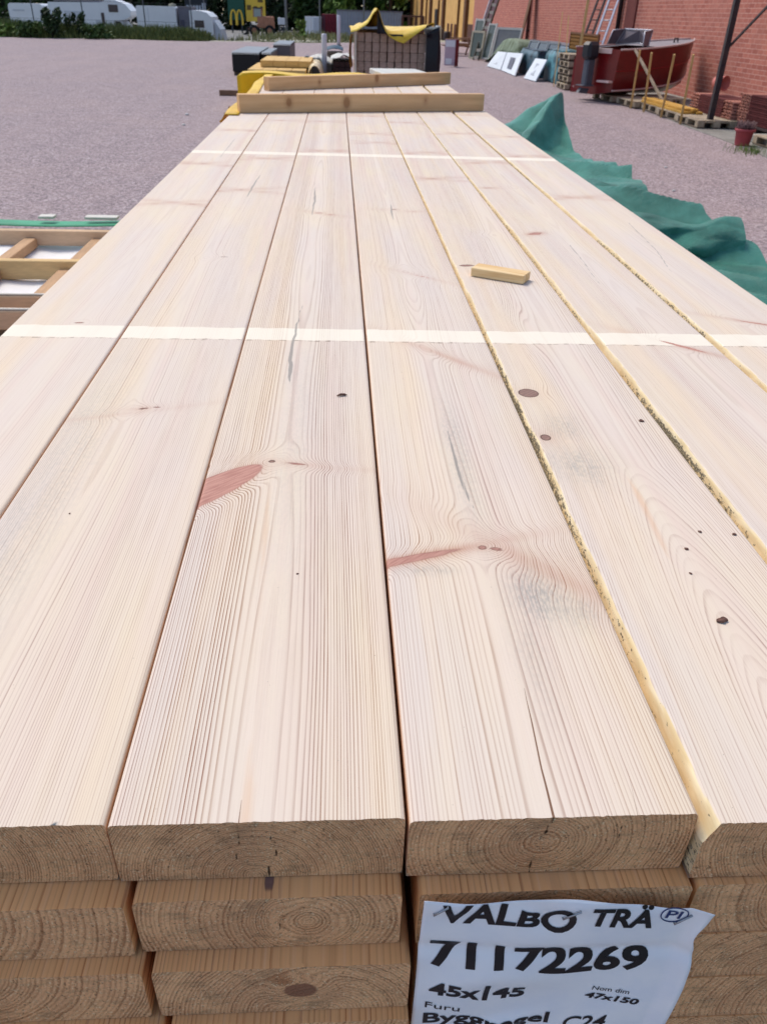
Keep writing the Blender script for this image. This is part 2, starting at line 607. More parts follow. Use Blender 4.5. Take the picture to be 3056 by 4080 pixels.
    for k in spec.get('knots', []):
        ku, ky, a, b, ang = k['p']
        ca, sa = math.cos(ang), math.sin(ang)
        dx, dy = x - ku, yy - ky
        p_, q_ = dx * ca + dy * sa, -dx * sa + dy * ca
        bb = b * (1 + k.get('tp', 0) * np.clip(p_ / a, -1, 1))
        q_ = q_ + 0.0012 * (fb(x * 160, yy * 160, sd + 90, 2) - 0.5) + k.get('bend', 0) * (p_ / a) ** 2 * b
        d = (np.sqrt((p_ / a) ** 2 + (q_ / bb) ** 2) - 1) * np.minimum(bb, a) * 1000
        d = np.maximum(d, -3.0)
        sel = (d < kd) & (not k.get('ghost', False))
        kd = np.where(sel, d, kd)
        kc = np.where(sel & (d < 1.5), k.get('c', 0.5), kc)
        kc = np.where(~sel, kc, np.where(d < 3, k.get('c', 0.5), kc))
        dd = np.maximum(d, 0) / k.get('s', 9.0)
        ph = ph - 0.75 * k.get('A', 2.0) * np.exp(-dd * dd)
        if k.get('h', 0):
            stn = np.maximum(stn, k['h'] * np.exp(-(np.maximum(d, 0) / k.get('hs', 4.0))))
    for (ku, ky, s1, s2, A) in spec.get('warps', []):
        ph = ph + A * np.exp(-((x - ku) / s1) ** 2 - ((yy - ky) / s2) ** 2)
    top = (z > -0.012)
    cd = np.full(len(V), 99.0)
    cs = np.full(len(V), 99.0)
    cw = np.full(len(V), -1.0)
    for c in spec.get('cracks', []):
        cy = np.array([q[1] for q in c][::-1])
        xc = np.interp(yy, cy, np.array([q[0] for q in c][::-1])) + 0.0012 * (vn(yy * 50, yy * 0, sd) - 0.5)
        hw = np.interp(yy, cy, np.array([q[2] for q in c][::-1]), left=-1, right=-1) if cy[0] > 0.001 else np.interp(yy, cy, np.array([q[2] for q in c][::-1]), right=-1)
        ds = (x - xc) * 1000
        sel = top & (np.abs(ds) < 5)
        cs = np.where(sel, ds, cs)
        cw = np.where(sel, hw, cw)
    endm = yy < 0.002
    for c in spec.get('ecracks', []):
        cd = np.where(endm & (np.arange(len(V)) > nu * ny), np.minimum(cd, seg_d(x + 0.002 * (vn(z * 300, z * 0, sd) - 0.5), z, c)), cd)
    pd = np.full(len(V), 99.0)
    for c in spec.get('pencil', []):
        pd = np.minimum(pd, np.where(top, seg_d(x + 0.002 * (vn(yy * 60, yy * 0, sd + 4) - 0.5), yy, c), 99))
    orr = np.zeros(len(V))
    for c in spec.get('resin', []):
        orr = np.maximum(orr, np.clip(1 - seg_d(x, yy, c) / 2.5, 0, 1))
    gr = np.zeros(len(V))
    for (gu, gy, su, sy, am) in spec.get('grey', []):
        gr = np.maximum(gr, am * np.exp(-((x - gu) / su) ** 2 - ((yy - gy) / sy) ** 2) * (0.4 + 1.1 * fb(x * 120, yy * 50, sd + 77, 3)))
    ox, oy = spec.get('org', (0, 0))
    gx, gy = x + ox, yy + oy
    s1 = np.minimum(gy - (0.902 - 0.018 * gx), (0.944 - 0.018 * gx) - gy) * 1000
    s2 = np.minimum(gy - (2.322 - 0.02 * gx), (2.370 - 0.02 * gx) - gy) * 1000
    near1 = gy < (0.922 - 0.018 * gx)
    sdd = np.maximum(s1, s2) if spec.get('strips', hi) else np.full(len(V), -99.0)
    sdd = np.where(np.abs(x) > W / 2 - 0.0012, -99, sdd)
    lc = np.clip(0.78 * spec.get('lc', 0.5) * (0.55 + 0.9 * fb(x * 28, yy * 1.6, sd + 80, 3)), 0, 1)
    gp = np.abs(x - pu) / np.maximum(rr, 1e-4)
    lc = lc * np.where(z > -0.012, 0.30 + 0.70 * np.clip((gp - 0.12) / 0.4, 0, 1), 1)
    for (gu, gy_, su, sy, am) in spec.get('strong', []):
        lc = np.clip(lc + am * np.exp(-((x - gu) / su) ** 2 - ((yy - gy_) / sy) ** 2), 0, 1)
    wa = np.zeros(len(V))
    wb = np.zeros(len(V))
    if waney:
        n0 = nu * ny
        wa[:n0] = np.clip((wv - dl).ravel() / 0.0012 + 0.5, 0, 1)
        frac = np.clip(1 - dl / np.maximum(wv, 0.002), 0, 1).ravel()
        bark = spec.get('bark', lambda q: 0.5 + 0 * q)(Yg.ravel())
        wb[:n0] = np.where(wa[:n0] > 0.3, np.clip(frac * 5 - 0.3, 0, 1) * bark, 0)
        wa[n0:n0 + ny * nz] = 1
        wb[n0:n0 + ny * nz] = 0.5
    sf = np.clip((-0.0008 - z) / 0.003, 0, 1) * (np.abs(x) > W / 2 - 0.001)
    vals = dict(sf=sf, cs=cs, cw=cw, ring=ph + 40, lc=lc, kd=kd, kc=kc, st=stn, gr=gr, cd=cd, pd=pd, orr=orr, sd=np.clip(sdd, -20, 30), se=near1.astype(float), wa=wa, wb=wb)
    me = bpy.data.meshes.new('plank')
    me.vertices.add(len(V))
    me.vertices.foreach_set('co', V.astype(np.float32).ravel())
    me.loops.add(len(Fq) * 4)
    me.loops.foreach_set('vertex_index', Fq.astype(np.int32).ravel())
    me.polygons.add(len(Fq))
    me.polygons.foreach_set('loop_start', np.arange(0, len(Fq) * 4, 4, dtype=np.int32))
    me.polygons.foreach_set('material_index', mi.astype(np.int32))
    me.polygons.foreach_set('use_smooth', np.ones(len(Fq), bool))
    me.materials.append(M_LONG)
    me.materials.append(M_END)
    me.update(calc_edges=True)
    me.validate()
    for k in ATTRS:
        a = me.attributes.new(k, 'FLOAT', 'POINT')
        a.data.foreach_set('value', vals[k].astype(np.float32))
    o = bpy.data.objects.new('plank', me)
    COL.objects.link(o)
    o['fresh'] = float(spec.get('fresh', 0.0))
    return o


def K(u, y, a, b, ang=0.0, **k):
    return dict(p=(u, y, a, b, ang), **k)


def scatter_knots(seed, y0, y1, n, W=0.145):
    rg = random.Random(seed)
    out = []
    for i in range(n):
        yk = y0 + (y1 - y0) * (i + rg.random()) / n
        uk = rg.uniform(-0.03, 0.03)
        out.append(K(uk, yk, rg.uniform(0.003, 0.006), 0.003, 0, c=0.75, A=3, s=14, h=0.6, hs=9))
        s = rg.choice((-1, 1))
        out.append(K(uk + s * 0.028, yk - 0.008, 0.024, 0.0022, -s * 0.35, c=0.3, A=2.5, s=12, h=0.6, hs=8, ghost=rg.random() < 0.4))
        out.append(K(uk - s * 0.02, yk - 0.005, 0.014, 0.0015, s * 0.35, c=0.1, A=1.5, s=10, h=0.5, hs=8, ghost=True))
    return out


PACKL = 'planks in the top layer of the timber pack'
tops = []


def top_plank(x0, x1, yf, spec, label, rz=0.0):
    W = x1 - x0
    spec.update(W=W, org=((x0 + x1) / 2, yf), L=4.95)
    o = plank(spec)
    o.location = ((x0 + x1) / 2, yf, T)
    o.rotation_euler = (0, 0, rz)
    tag(o, label, 'plank', PACKL)
    tops.append(o)
    return o


# local u = world x - centre, local y = world y - front
top_plank(-0.402, -0.2630, 0.240, dict(seed=11, pith=(0.01, -0.07), sp=0.0011, lc=0.35,
          knots=[K(0.01, 0.719, 0.006, 0.002, 0, c=0.4, A=2, s=10)] + scatter_knots(3, 1.3, 4.8, 6),
          pencil=[[(0.02, 2.0, 0.5), (0.021, 2.25, 1.0), (0.02, 2.4, 0.2)]]),
          'pale pine plank at the left outer edge of the pack top', 0.0)
top_plank(-0.2612, -0.1146, 0.241, dict(seed=12, pith=(-0.022, -0.030), sp=0.00155, lc=0.5,
          knots=[K(-0.005, 0.470, 0.0045, 0.0014, 0.25, c=0.6, A=2.2, s=9, h=0.4), K(0.008, 0.473, 0.004, 0.0012, -0.3, c=0.5, A=1.5, s=8),
                 K(0.005, 1.032, 0.007, 0.0022, 0.1, c=0.6, A=3, s=16), K(-0.03, 0.455, 0.03, 0.0012, 0.3, c=0.0, A=1.8, s=9, h=0.2, hs=4, ghost=True)] + scatter_knots(4, 1.45, 4.8, 6),
          pencil=[[(-0.003, 1.50, 0.3), (-0.002, 1.62, 2.0), (0.002, 1.78, 0.3)]],
          grey=[(-0.05, 0.30, 0.03, 0.3, 0.35)], strong=[(0.035, 0.1, 0.03, 0.3, 0.15)]),
          'pine plank with a small cross shaped knot, left of the pink knotted plank')
top_plank(-0.1134, 0.0316, 0.240, dict(seed=13, pith=(-0.004, -0.044), sp=0.00150, lc=0.72, wu=0.012,
          knots=[K(-0.0735, 0.309, 0.066, 0.0165, 0.80, c=0.12, A=6.0, s=8, h=0.4, hs=2.5),
                 K(-0.0185, 0.3635, 0.0028, 0.0022, 0, c=0.85, A=2.5, s=9, h=0.3), K(0.004, 0.3585, 0.009, 0.0015, -0.22, c=0.3, A=2.0, s=8, h=0.3, hs=5), K(0.03, 0.352, 0.03, 0.0012, -0.12, c=0.1, A=1.2, s=7, h=0.15, hs=5, ghost=True),
                 K(0.012, 1.36, 0.025, 0.004, -0.5, c=0.1, A=3, s=12, h=0.4)] + scatter_knots(5, 1.8, 4.8, 5),
          pencil=[[(-0.008, 0.80, 0.3), (-0.012, 0.72, 1.0), (-0.0135, 0.64, 1.6), (-0.0135, 0.57, 2.2), (-0.012, 0.53, 0.3)],
                  [(-0.013, 1.70, 0.4), (-0.008, 1.5, 2.0), (-0.010, 1.34, 0.5)]],
          resin=[[(-0.019, 0.35, -2), (-0.0155, 0.25, 0.6), (-0.0115, 0.13, -2.4)], [(-0.009, 0.06, -2.4), (-0.006, 0.02, 1.0), (-0.006, 0.0, 1.5)]],
          cracks=[[(-0.0095, 0.014, 0.0), (-0.0095, 0.0, 0.2)]], ecracks=[[(-0.009, 0, 0.2), (-0.012, -0.030, 0.1)], [(0.006, -0.012, 0.2), (0.010, -0.034, 0.15)], [(0.034, -0.02, .2), (0.046, -0.03, .1)], [(0.004, -0.036, .2), (0.004, -0.045, .3)]],
          strong=[(-0.045, 0.14, 0.025, 0.22, 0.35), (0.05, 0.2, 0.03, 0.3, 0.25), (-0.055, 0.28, 0.02, 0.06, 0.3)], grey=[(0.0, 0.45, 0.03, 0.3, 0.2)]),
          'pine plank with a long pink spike knot at its left edge')
top_plank(0.0336, 0.1796, 0.238, dict(seed=14, pith=(-0.004, -0.020), sp=0.0022, lc=0.62, wu=0.012, wz=0.008, tight=1.5,
          knots=[K(-0.0725, 0.2135, 0.056, 0.0042, 0.30, c=0.2, A=4.2, s=9, h=0.75, hs=3.5), K(-0.0585, 0.2175, 0.0075, 0.0020, 0.25, c=1.0, A=0.5, s=6), K(-0.0005, 0.2325, 0.0032, 0.0026, 0, c=0.45, A=2, s=9, h=0.5, hs=3),
                 K(0.0095, 0.230, 0.0048, 0.0020, -0.25, c=0.4, A=2.5, s=10, h=0.4), K(0.040, 0.205, 0.030, 0.0040, -0.80, c=0.0, A=4.4, s=14, h=0.42, hs=9, ghost=True),
                 K(0.022, 0.61, 0.022, 0.0016, -0.85, c=0.1, A=3, s=11, h=0.5, hs=6, ghost=True), K(0.0, 0.969, 0.006, 0.002, 0, c=0.3, A=4, s=22), K(0.02, 0.94, 0.022, 0.0016, -0.7, c=0.05, A=3, s=16, h=0.25),
                 K(0.006, 1.41, 0.005, 0.003, 0, c=0.7, A=3, s=14, h=0.3), K(0.028, 1.40, 0.02, 0.0018, -0.2, c=0.1, A=2, s=12, h=0.3)] + scatter_knots(6, 1.9, 4.8, 5),
          warps=[(0.0, 0.86, 0.022, 0.10, -2.5)],
          pencil=[[(-0.003, 0.425, 0.3), (-0.004, 0.36, 1.3), (-0.001, 0.31, 1.0), (0.001, 0.288, 0.3)], [(0.002, 1.47, 0.3), (0.0, 1.4, 1.8), (-0.002, 1.31, 0.3)]],
          cracks=[[(0.0035, 0.124, 0.0), (0.0025, 0.10, 0.28), (0.0015, 0.080, 0.0)], [(0.002, 0.090, 0.0), (0.0005, 0.06, 0.32), (-0.0012, 0.03, 0.38), (-0.0015, 0.0, 0.6)], [(0.046, 0.04, -0.2), (0.041, 0.0, 0.05)]],
          ecracks=[[(-0.0015, 0, 0.7), (-0.004, -0.014, 0.4)], [(-0.006, -0.016, 0.2), (-0.003, -0.026, 0.4), (-0.002, -0.029, 0.2)], [(-0.007, -0.034, 0.35), (-0.008, -0.045, 0.2)], [(0.004, -0.028, .15), (0.012, -0.036, .2), (0.022, -0.043, .1)], [(0.034, -0.004, .1), (0.036, -0.03, .15)]],
          grey=[(0.028, 0.175, 0.020, 0.030, 0.9), (0.05, 0.16, 0.02, 0.02, 0.6), (0.0, 0.38, 0.012, 0.12, 0.5), (-0.045, 0.205, 0.02, 0.006, 0.6), (0.012, 0.12, 0.012, 0.06, 0.35)],
          strong=[(-0.05, 0.23, 0.02, 0.03, 0.5), (0.045, 0.21, 0.022, 0.035, 0.5)]),
          'pine plank above the paper label, with a short drying crack at its sawn end')
bark5 = lambda q: 0.25 + 0.75 * np.clip(1 - np.abs(q - 0.47) / 0.42, 0, 1)
top_plank(0.1822, 0.3150, 0.232, dict(seed=15, pith=(0.004, -0.016), sp=0.0017, lc=0.6, dz=-0.085, dzmax=0.36, du=0.03, wane=(0.0040, 0.0024), bark=bark5,
          knots=[K(-0.049, 0.519, 0.0105, 0.0105, 0, c=1.0, A=3, s=14, h=0.15, hs=10), K(-0.054, 0.417, 0.0048, 0.0058, 0, c=0.95, A=2.5, s=13, h=0.3, hs=10),
                 K(-0.046, 1.01, 0.012, 0.006, 0.1, c=0.8, A=3, s=12), K(-0.012, 1.215, 0.012, 0.005, 0, c=0.8, A=3, s=14)] + scatter_knots(7, 1.6, 4.8, 6),
          warps=[(-0.02, 0.72, 0.02, 0.09, -5.0)],
          resin=[[(0.002, 0.350, -2), (0.001, 0.31, 1.4), (-0.004, 0.24, 0.6), (-0.006, 0.215, -2.3)]],
          grey=[(-0.03, 0.44, 0.02, 0.03, 0.55), (-0.035, 0.365, 0.025, 0.035, 0.7)]),
          'pine plank with two round dark knots and bark left on its edge')
bark6 = lambda q: 0.15 + 1.0 * np.clip(1 - np.abs(q - 0.42) / 0.22, 0, 1) + 0.4 * (q > 0.75)
top_plank(0.3180, 0.4620, 0.236, dict(seed=16, pith=(0.02, -0.05), sp=0.0013, lc=0.5, wane=(0.0066, 0.004), bark=bark6,
          knots=[K(-0.03, 1.225, 0.016, 0.008, 0.5, c=0.3, A=3, s=12, h=0.6, hs=4), K(0.03, 0.655, 0.03, 0.003, -0.75, c=0.05, A=2.5, s=12, h=0.5, hs=5), K(-0.04, 1.665, 0.02, 0.003, 0.2, c=0.2, A=2, s=12, h=0.4)] + scatter_knots(8, 1.9, 4.8, 5),
          pencil=[[(0.015, 1.15, 0.8), (0.008, 1.02, 0.6), (0.0, 0.91, 0.2)]]),
          'pine plank with a wide yellow waney edge, second from the right of the pack')
top_plank(0.4655, 0.6055, 0.237, dict(seed=17, pith=(-0.01, -0.06), sp=0.0013, lc=0.4, wane=(0.0042, 0.0028), bark=lambda q: 0.25 + 0.4 * (q > 0.7) * (q < 1.2),
          knots=[K(0.02, 0.74, 0.03, 0.0022, -0.5, c=0.1, A=2, s=12, h=0.4)] + scatter_knots(9, 1.3, 4.8, 6),
          pencil=[[(0.03, 1.33, 0.8), (0.01, 1.1, 0.7), (-0.012, 0.98, 0.3)]]),
          'pale pine plank at the right outer edge of the pack top', -0.002)

# lower layers: sawn ends stepping towards the camera under the top layer
rowsY = [None, 0.228, 0.217, 0.209, 0.203, 0.206, 0.21, 0.205, 0.21]
cols = [(-0.404, -0.262), (-0.2575, -0.112), (-0.109, 0.034), (0.037, 0.182), (0.186, 0.329), (0.332, 0.474), (0.477, 0.615)]
edges = {1: {1: (-0.254, -0.1095), 2: (-0.106, 0.031), 3: (0.040, 0.184), 4: (0.1865, 0.330)},
         2: {1: (-0.250, -0.105), 2: (-0.100, 0.0365), 3: (0.041, 0.185), 4: (0.187, 0.331)},
         3: {1: (-0.247, -0.0985), 2: (-0.0945, 0.037), 3: (0.0405, 0.184), 4: (0.187, 0.331)}}
rowword = {1: 'second layer down', 2: 'third layer down', 3: 'fourth layer down', 4: 'fifth layer down'}
colword = ['at the left outer edge', 'left of the wide middle column', 'left of the paper label', 'behind the paper label', 'just right of the paper label', 'second from the right edge', 'at the right outer edge']
LOW = 'plank ends in the lower layers of the timber pack'
special = {(1, 2): dict(pith=(0.02, -0.022), sp=0.0026, knots=[K(0.0, 0.010, 0.0022, 0.006, 0, c=0.6, A=1, s=5, h=0.3)], ecracks=[[(0.004, -0.02, 0.2), (0.004, -0.045, 0.25)], [(0.012, -0.024, .15), (0.02, -0.03, .1)]]),
           (1, 1): dict(pith=(-0.05, -0.005), sp=0.0036, tight=0.4), (2, 2): dict(pith=(0.02, -0.05), sp=0.0023, eknot=(0.009, -0.024)),
           (1, 3): dict(pith=(0.0, -0.03), sp=0.0032, resin=[[(0.0, 0.012, 6), (0.002, 0.003, 5)]])}
for r_ in range(1, 9):
    for c_ in range(7):
        if r_ > 4 and c_ not in (0, 6):
            continue
        x0, x1 = edges.get(r_, {}).get(c_, cols[c_])
        rg = random.Random(r_ * 31 + c_)
        yf = rowsY[r_] + rg.uniform(-0.002, 0.002)
        if c_ in (3, 4):
            yf = 0.229 - 0.0012 * r_
        sp = dict(seed=100 + r_ * 10 + c_, pith=(rg.uniform(-0.05, 0.05), rg.uniform(-0.06, 0.01)), sp=rg.uniform(0.0023, 0.0036), lc=0.75, fresh=0.85, strips=False)
        sp.update(special.get((r_, c_), {}))
        ek = sp.pop('eknot', None)
        sp['W'] = x1 - x0
        sp['L'] = 4.95
        o = plank(sp, hi=False)
        o.location = ((x0 + x1) / 2, yf, T - 0.0455 * r_ - 0.0005)
        if ek:
            me = o.data
            co_ = np.empty(len(me.vertices) * 3, np.float32)
            me.vertices.foreach_get('co', co_)
            co_ = co_.reshape(-1, 3)
            kd_ = (np.hypot((co_[:, 0] - ek[0]) / 1.25, co_[:, 2] - ek[1]) - 0.007) * 1000
            kd_ = np.where(co_[:, 1] < 0.003, kd_, 99)
            me.attributes['kd'].data.foreach_set('value', kd_.astype(np.float32))
            rg_ = np.empty(len(kd_), np.float32)
            me.attributes['ring'].data.foreach_get('value', rg_)
            rg_ += (6 * np.exp(-(np.maximum(kd_, 0) / 9.0) ** 2)).astype(np.float32)
            me.attributes['ring'].data.foreach_set('value', rg_)
        if r_ <= 4:
            tag(o, 'brown sawn plank end, %s, %s' % (rowword[r_], colword[c_]), 'plank', LOW)
        else:
            tag(o, 'plank low down at the outer side of the timber pack', 'plank', 'planks low in the side of the timber pack')

# the pack below rests on sticks: outer boards only, the inner ones are never seen
side = plank(dict(seed=300, pith=(0, -0.05), sp=0.003, lc=0.6, fresh=0.5, strips=False, W=0.14, L=4.95), hi=False)
side.location = (-0.333, 0.215, T - 0.0455 * 9 - 0.09)
first = True
for k in range(20):
    for x in (-0.333, 0.545):
        o = side if first else side.copy()
        if not first:
            COL.objects.link(o)
        first = False
        o.location = (x, 0.215 + 0.004 * ((k * 7) % 3), T - 0.0455 * 9 - 0.075 - 0.0455 * k)
        tag(o, 'plank low down at the outer side of the timber pack', 'plank', 'planks low in the side of the timber pack')

# ---------------------------------------------------------------- boards on edge lying across the pack
def tan_board():
    t = NT('tan_planed_board')
    p = t.coord('Object', (3, 40, 40))
    g = t.noise(p, 1.0, 4)
    col = t.mix(t.ramp(g, 0.3, 0.7), lin(222, 182, 136), lin(204, 160, 114))
    col = t.mix(t.math('MULTIPLY', t.ramp(t.noise(t.coord('Object', (2, 9, 9)), 1, 3), 0.5, 0.75), 0.5), col, lin(184, 150, 116))
    kd = t.attr('kd')
    col = t.mix(t.ramp(kd, -6, 16, 0.4, 0), col, lin(140, 88, 52))
    col = t.mix(t.ramp(kd, -3, 3, 0.5, 0), col, lin(130, 84, 52))
    t.bump(g, 0.2, 0.001)
    return t.fin(col, 0.7, 0.2)


MTB = tan_board()


def board_on_edge(x0, y0, x1, y1, h, th, label, knots, rzx=0.0):
    L = math.hypot(x1 - x0, y1 - y0)
    nx = 160
    xs = np.linspace(0, L, nx)
    mb = MB()
    prof = [(0, 0.002), (0, h - 0.002), (0.002, h), (th - 0.002, h), (th, h - 0.002), (th, 0.002), (th - 0.002, 0), (0.002, 0)]
    # subdivide the front face for the knot field
    fr = [(0, 0.002 + (h - 0.004) * i / 12) for i in range(13)]
    prof = fr + prof[2:]
    n = len(prof)
    vs = [(x, p[0] + 0.0015 * math.sin(x * 5), p[1]) for x in xs for p in prof]
    fs = [(i * n + k, i * n + (k + 1) % n, (i + 1) * n + (k + 1) % n, (i + 1) * n + k) for i in range(nx - 1) for k in range(n)]
    fs += [tuple(range(n)), tuple((nx - 1) * n + k for k in range(n))[::-1]]
    mb.add(vs, fs)
    o = mb.build('bearer_board', MTB)
    kd = [min([99] + [(math.hypot((v[0] - kx) / 1.0, (v[2] - kz) / 1.5) - kr) * 1000 for kx, kz, kr in knots]) for v in vs]
    a = o.data.attributes.new('kd', 'FLOAT', 'POINT')
    a.data.foreach_set('value', np.array(kd, np.float32))
    o.location = (x0, y0, T + 0.001)
    o.rotation_euler = (0, 0, math.atan2(y1 - y0, x1 - x0))
    return tag(o, label, 'board')


board_on_edge(-0.368, 3.30, 0.600, 3.585, 0.062, 0.045, 'tan board on edge across the pack, the nearer longer one with two knots', [(0.19, 0.035, 0.010), (0.42, 0.033, 0.013), (0.75, 0.04, 0.004)])
board_on_edge(-0.330, 4.275, 0.636, 5.0, 0.058, 0.045, 'tan pine board on edge lying slanted across the pack behind the nearer board', [(0.67, 0.04, 0.012), (0.3, 0.03, 0.006)])

# small offcut lying on the pack
t = NT('fresh_offcut')
gn = t.noise(t.coord('Object', (8, 120, 120)), 1.0, 3)
M_OFF = t.fin(t.mix(t.ramp(gn, 0.35, 0.65), lin(236, 208, 160), lin(218, 180, 126)), 0.7, 0.2)
mb = MB().box(0, 0.084, 0, 0.030, 0, 0.0125, ch=0.0008)
o = mb.build('wood_offcut', M_OFF)
o.location = (0.200, 1.182, T + 0.0008)
o.rotation_euler = (0, 0, math.atan2(1.140 - 1.182, 0.272 - 0.200))
tag(o, 'small pale rectangular wood offcut lying on the pine planks', 'offcut')

# crumbs of bark and a splinter
M_BARK = mat('bark_crumb', (112, 82, 72), 0.9, 0.5, 300)
crumbs = [(0.299, 0.684, .0022), (0.280, 0.489, .0013), (0.306, 0.485, .0015), (0.2605, 0.466, .0015), (0.253, 0.384, .0030), (0.252, 0.436, .0010), (-0.03, 0.44, .0008), (-0.21, 0.52, .0008)]
words = ['round dark bark crumb lying farthest up the plank with the round knots', 'tiny bark crumb, left one of the pair near the yellow waney edge', 'tiny bark crumb, right one of the pair near the yellow waney edge', 'bark crumb beside the tip of the orange resin streak', 'largest flat bark crumb, lying nearest the right border of the picture', 'minute bark crumb between the resin streak and the largest flat crumb', 'minute dark crumb on the plank with the pink spike knot', 'minute dark crumb on the plank with the cross shaped knot']
for (x, y, s), lb in zip(crumbs, words):
    bm = bmesh.new()
    bmesh.ops.create_icosphere(bm, subdivisions=2, radius=s)
    rg = random.Random(int(x * 9999))
    for v in bm.verts:
        v.co *= rg.uniform(0.55, 1.25)
        v.co.z *= 0.45
        v.co.x *= 1.3
    me = bpy.data.meshes.new('bark_crumb')
    bm.to_mesh(me)
    bm.free()
    me.materials.append(M_BARK)
    o = bpy.data.objects.new('bark_crumb', me)
    COL.objects.link(o)
    o.location = (x, y, T + s * 0.3)
    o.rotation_euler = (0, 0, rg.uniform(0, 3))
    tag(o, lb, 'bark crumb', 'crumbs of bark on the planks')
o = MB().tube([(-0.005, -0.002, 0.0012), (-0.001, 0.0, 0.0018), (0.003, 0.0008, 0.0014), (0.0055, 0.0006, 0.001)], [0.0006, 0.0013, 0.0012, 0.0004], 6).build('bark_splinter', M_BARK)
o.location = (0.0025, 0.742, T)
tag(o, 'thin dark bark splinter lying alone on the plank with the pink knot', 'splinter')

# ---------------------------------------------------------------- stapled paper label
LX0, LZ0 = 0.0385, -0.0405


def lab_top(s):      # upper edge in x along 0..1
    return (0.0412 + 0.1512 * s, -0.0413 - 0.0140 * s - 0.0040 * math.sin(min(1, s / 0.62) * math.pi) * (1 if s < 0.62 else 0) + (0.0065 * math.exp(-((s - 0.5) / 0.16) ** 2)) - 0.0015 * math.exp(-((s - 0.85) / 0.08) ** 2))


def lab_y(x, z):
    """depth of the paper surface: it sags into the gaps between the plank ends"""
    s, t = (x - 0.04) / 0.15, (-0.045 - z) / 0.2
    y = 0.2205 + 0.0012 * math.sin(s * 6 + t * 9) - 0.0025 * t
    y += 0.0022 * math.exp(-((z + 0.092 + 0.08 * (x - 0.11)) / 0.006) ** 2) - 0.0028 * math.exp(-((z + 0.112 + 0.25 * abs(x - 0.085)) / 0.012) ** 2) * math.exp(-((x - 0.085) / 0.035) ** 2)
    y += 0.0020 * math.exp(-((x - 0.105) / 0.008) ** 2 - ((z + 0.062) / 0.008) ** 2)
    y -= 0.0035 * math.exp(-((z + 0.168 - 0.35 * (x - 0.09)) / 0.006) ** 2) * math.exp(-((x - 0.09) / 0.02) ** 2)
    y -= 0.0015 * math.exp(-((z + 0.05) / 0.006) ** 2) * math.sin(s * 14)
    return min(y, 0.2235)


def lab_pt(s, t):
    xt, zt = lab_top(s)
    x = xt + (-0.0025 * t * (1 - s)) - 0.010 * s * max(0, t - 0.35) * 1.2 - 0.0045 * max(0, s - 0.96) / 0.04 * math.exp(-((t - 0.12) / 0.06) ** 2) * 1.0
    z = zt - 0.208 * t
    y = lab_y(x, z) - 0.004 * max(0, s - 0.93) / 0.07
    return x, y, z + T


t = NT('label_paper')
n = t.noise(t.coord('Object'), 40, 4)
col = t.mix(t.ramp(n, 0.35, 0.7), lin(244, 246, 248), lin(236, 240, 246))
t.bump(t.noise(t.coord('Object'), 90, 3), 0.12, 0.002)
M_PAPER = t.fin(col, 0.42, 0.4)
M_INK = mat('label_ink', (24, 24, 30), 0.45, 0.2, 60)
M_BLUE = mat('label_blue_ink', (40, 56, 110), 0.45, 0.2, 60)
M_STEEL = mat('staple_steel', (170, 172, 176), 0.3, 0.15, 80, metal=0.9)
lab = MB().grid(lab_pt, 70, 90).build('paper_label', M_PAPER, fix=False, solid=0.00025)
lab.location = (0, 0, .0025)
tag(lab, 'white printed paper label stapled across the plank ends', 'label')


def text_mesh(s, bold=0.0, shear=0.0):
    cu = bpy.data.curves.new('lettering', 'FONT')
    cu.body = s
    cu.size = 1.0
    cu.offset = bold
    cu.shear = shear
    cu.resolution_u = 4
    ob = bpy.data.objects.new('tmp', cu)
    COL.objects.link(ob)
    bpy.context.view_layer.update()
    me = bpy.data.meshes.new_from_object(ob.evaluated_get(bpy.context.evaluated_depsgraph_get()))
    bpy.data.objects.remove(ob)
    return me


_h = text_mesh('H')
CAPU = max(v.co.y for v in _h.vertices)


def letters(s, p0, p1, cap, wob=None, bold=0.022, shear=0.0, mt=None, parent=lab, name='lettering', yfn=None, up=None, per=None):
    """lay text between two baseline points (x, z rel. to pack top); cap = cap height in metres"""
    me = text_mesh(s, bold, shear)
    bm = bmesh.new()
    bm.from_mesh(me)
    for _ in range(5):
        eds = [e for e in bm.edges if e.calc_length() > 0.16]
        if not eds:
            break
        bmesh.ops.subdivide_edges(bm, edges=eds, cuts=1)
        bmesh.ops.triangulate(bm, faces=[f for f in bm.faces if len(f.verts) > 4])
    xs = [v.co.x for v in bm.verts]
    x0, x1 = min(xs), max(xs)
    capu = CAPU
    for v in bm.verts:
        a = (v.co.x - x0) / (x1 - x0)
        b = v.co.y / capu * cap
        if per:
            b = v.co.y / capu * per(a)
        bx = p0[0] + (p1[0] - p0[0]) * a
        bz = p0[1] + (p1[1] - p0[1]) * a + b + (wob(a) if wob else 0)
        v.co = (bx, lab_y(bx, bz) - 0.0005, bz + T)
    me2 = bpy.data.meshes.new(name)
    bm.to_mesh(me2)
    bm.free()
    bpy.data.meshes.remove(me)
    me2.materials.append(mt or M_INK)
    o = bpy.data.objects.new(name, me2)
    COL.objects.link(o)
    o.parent = parent
    return o


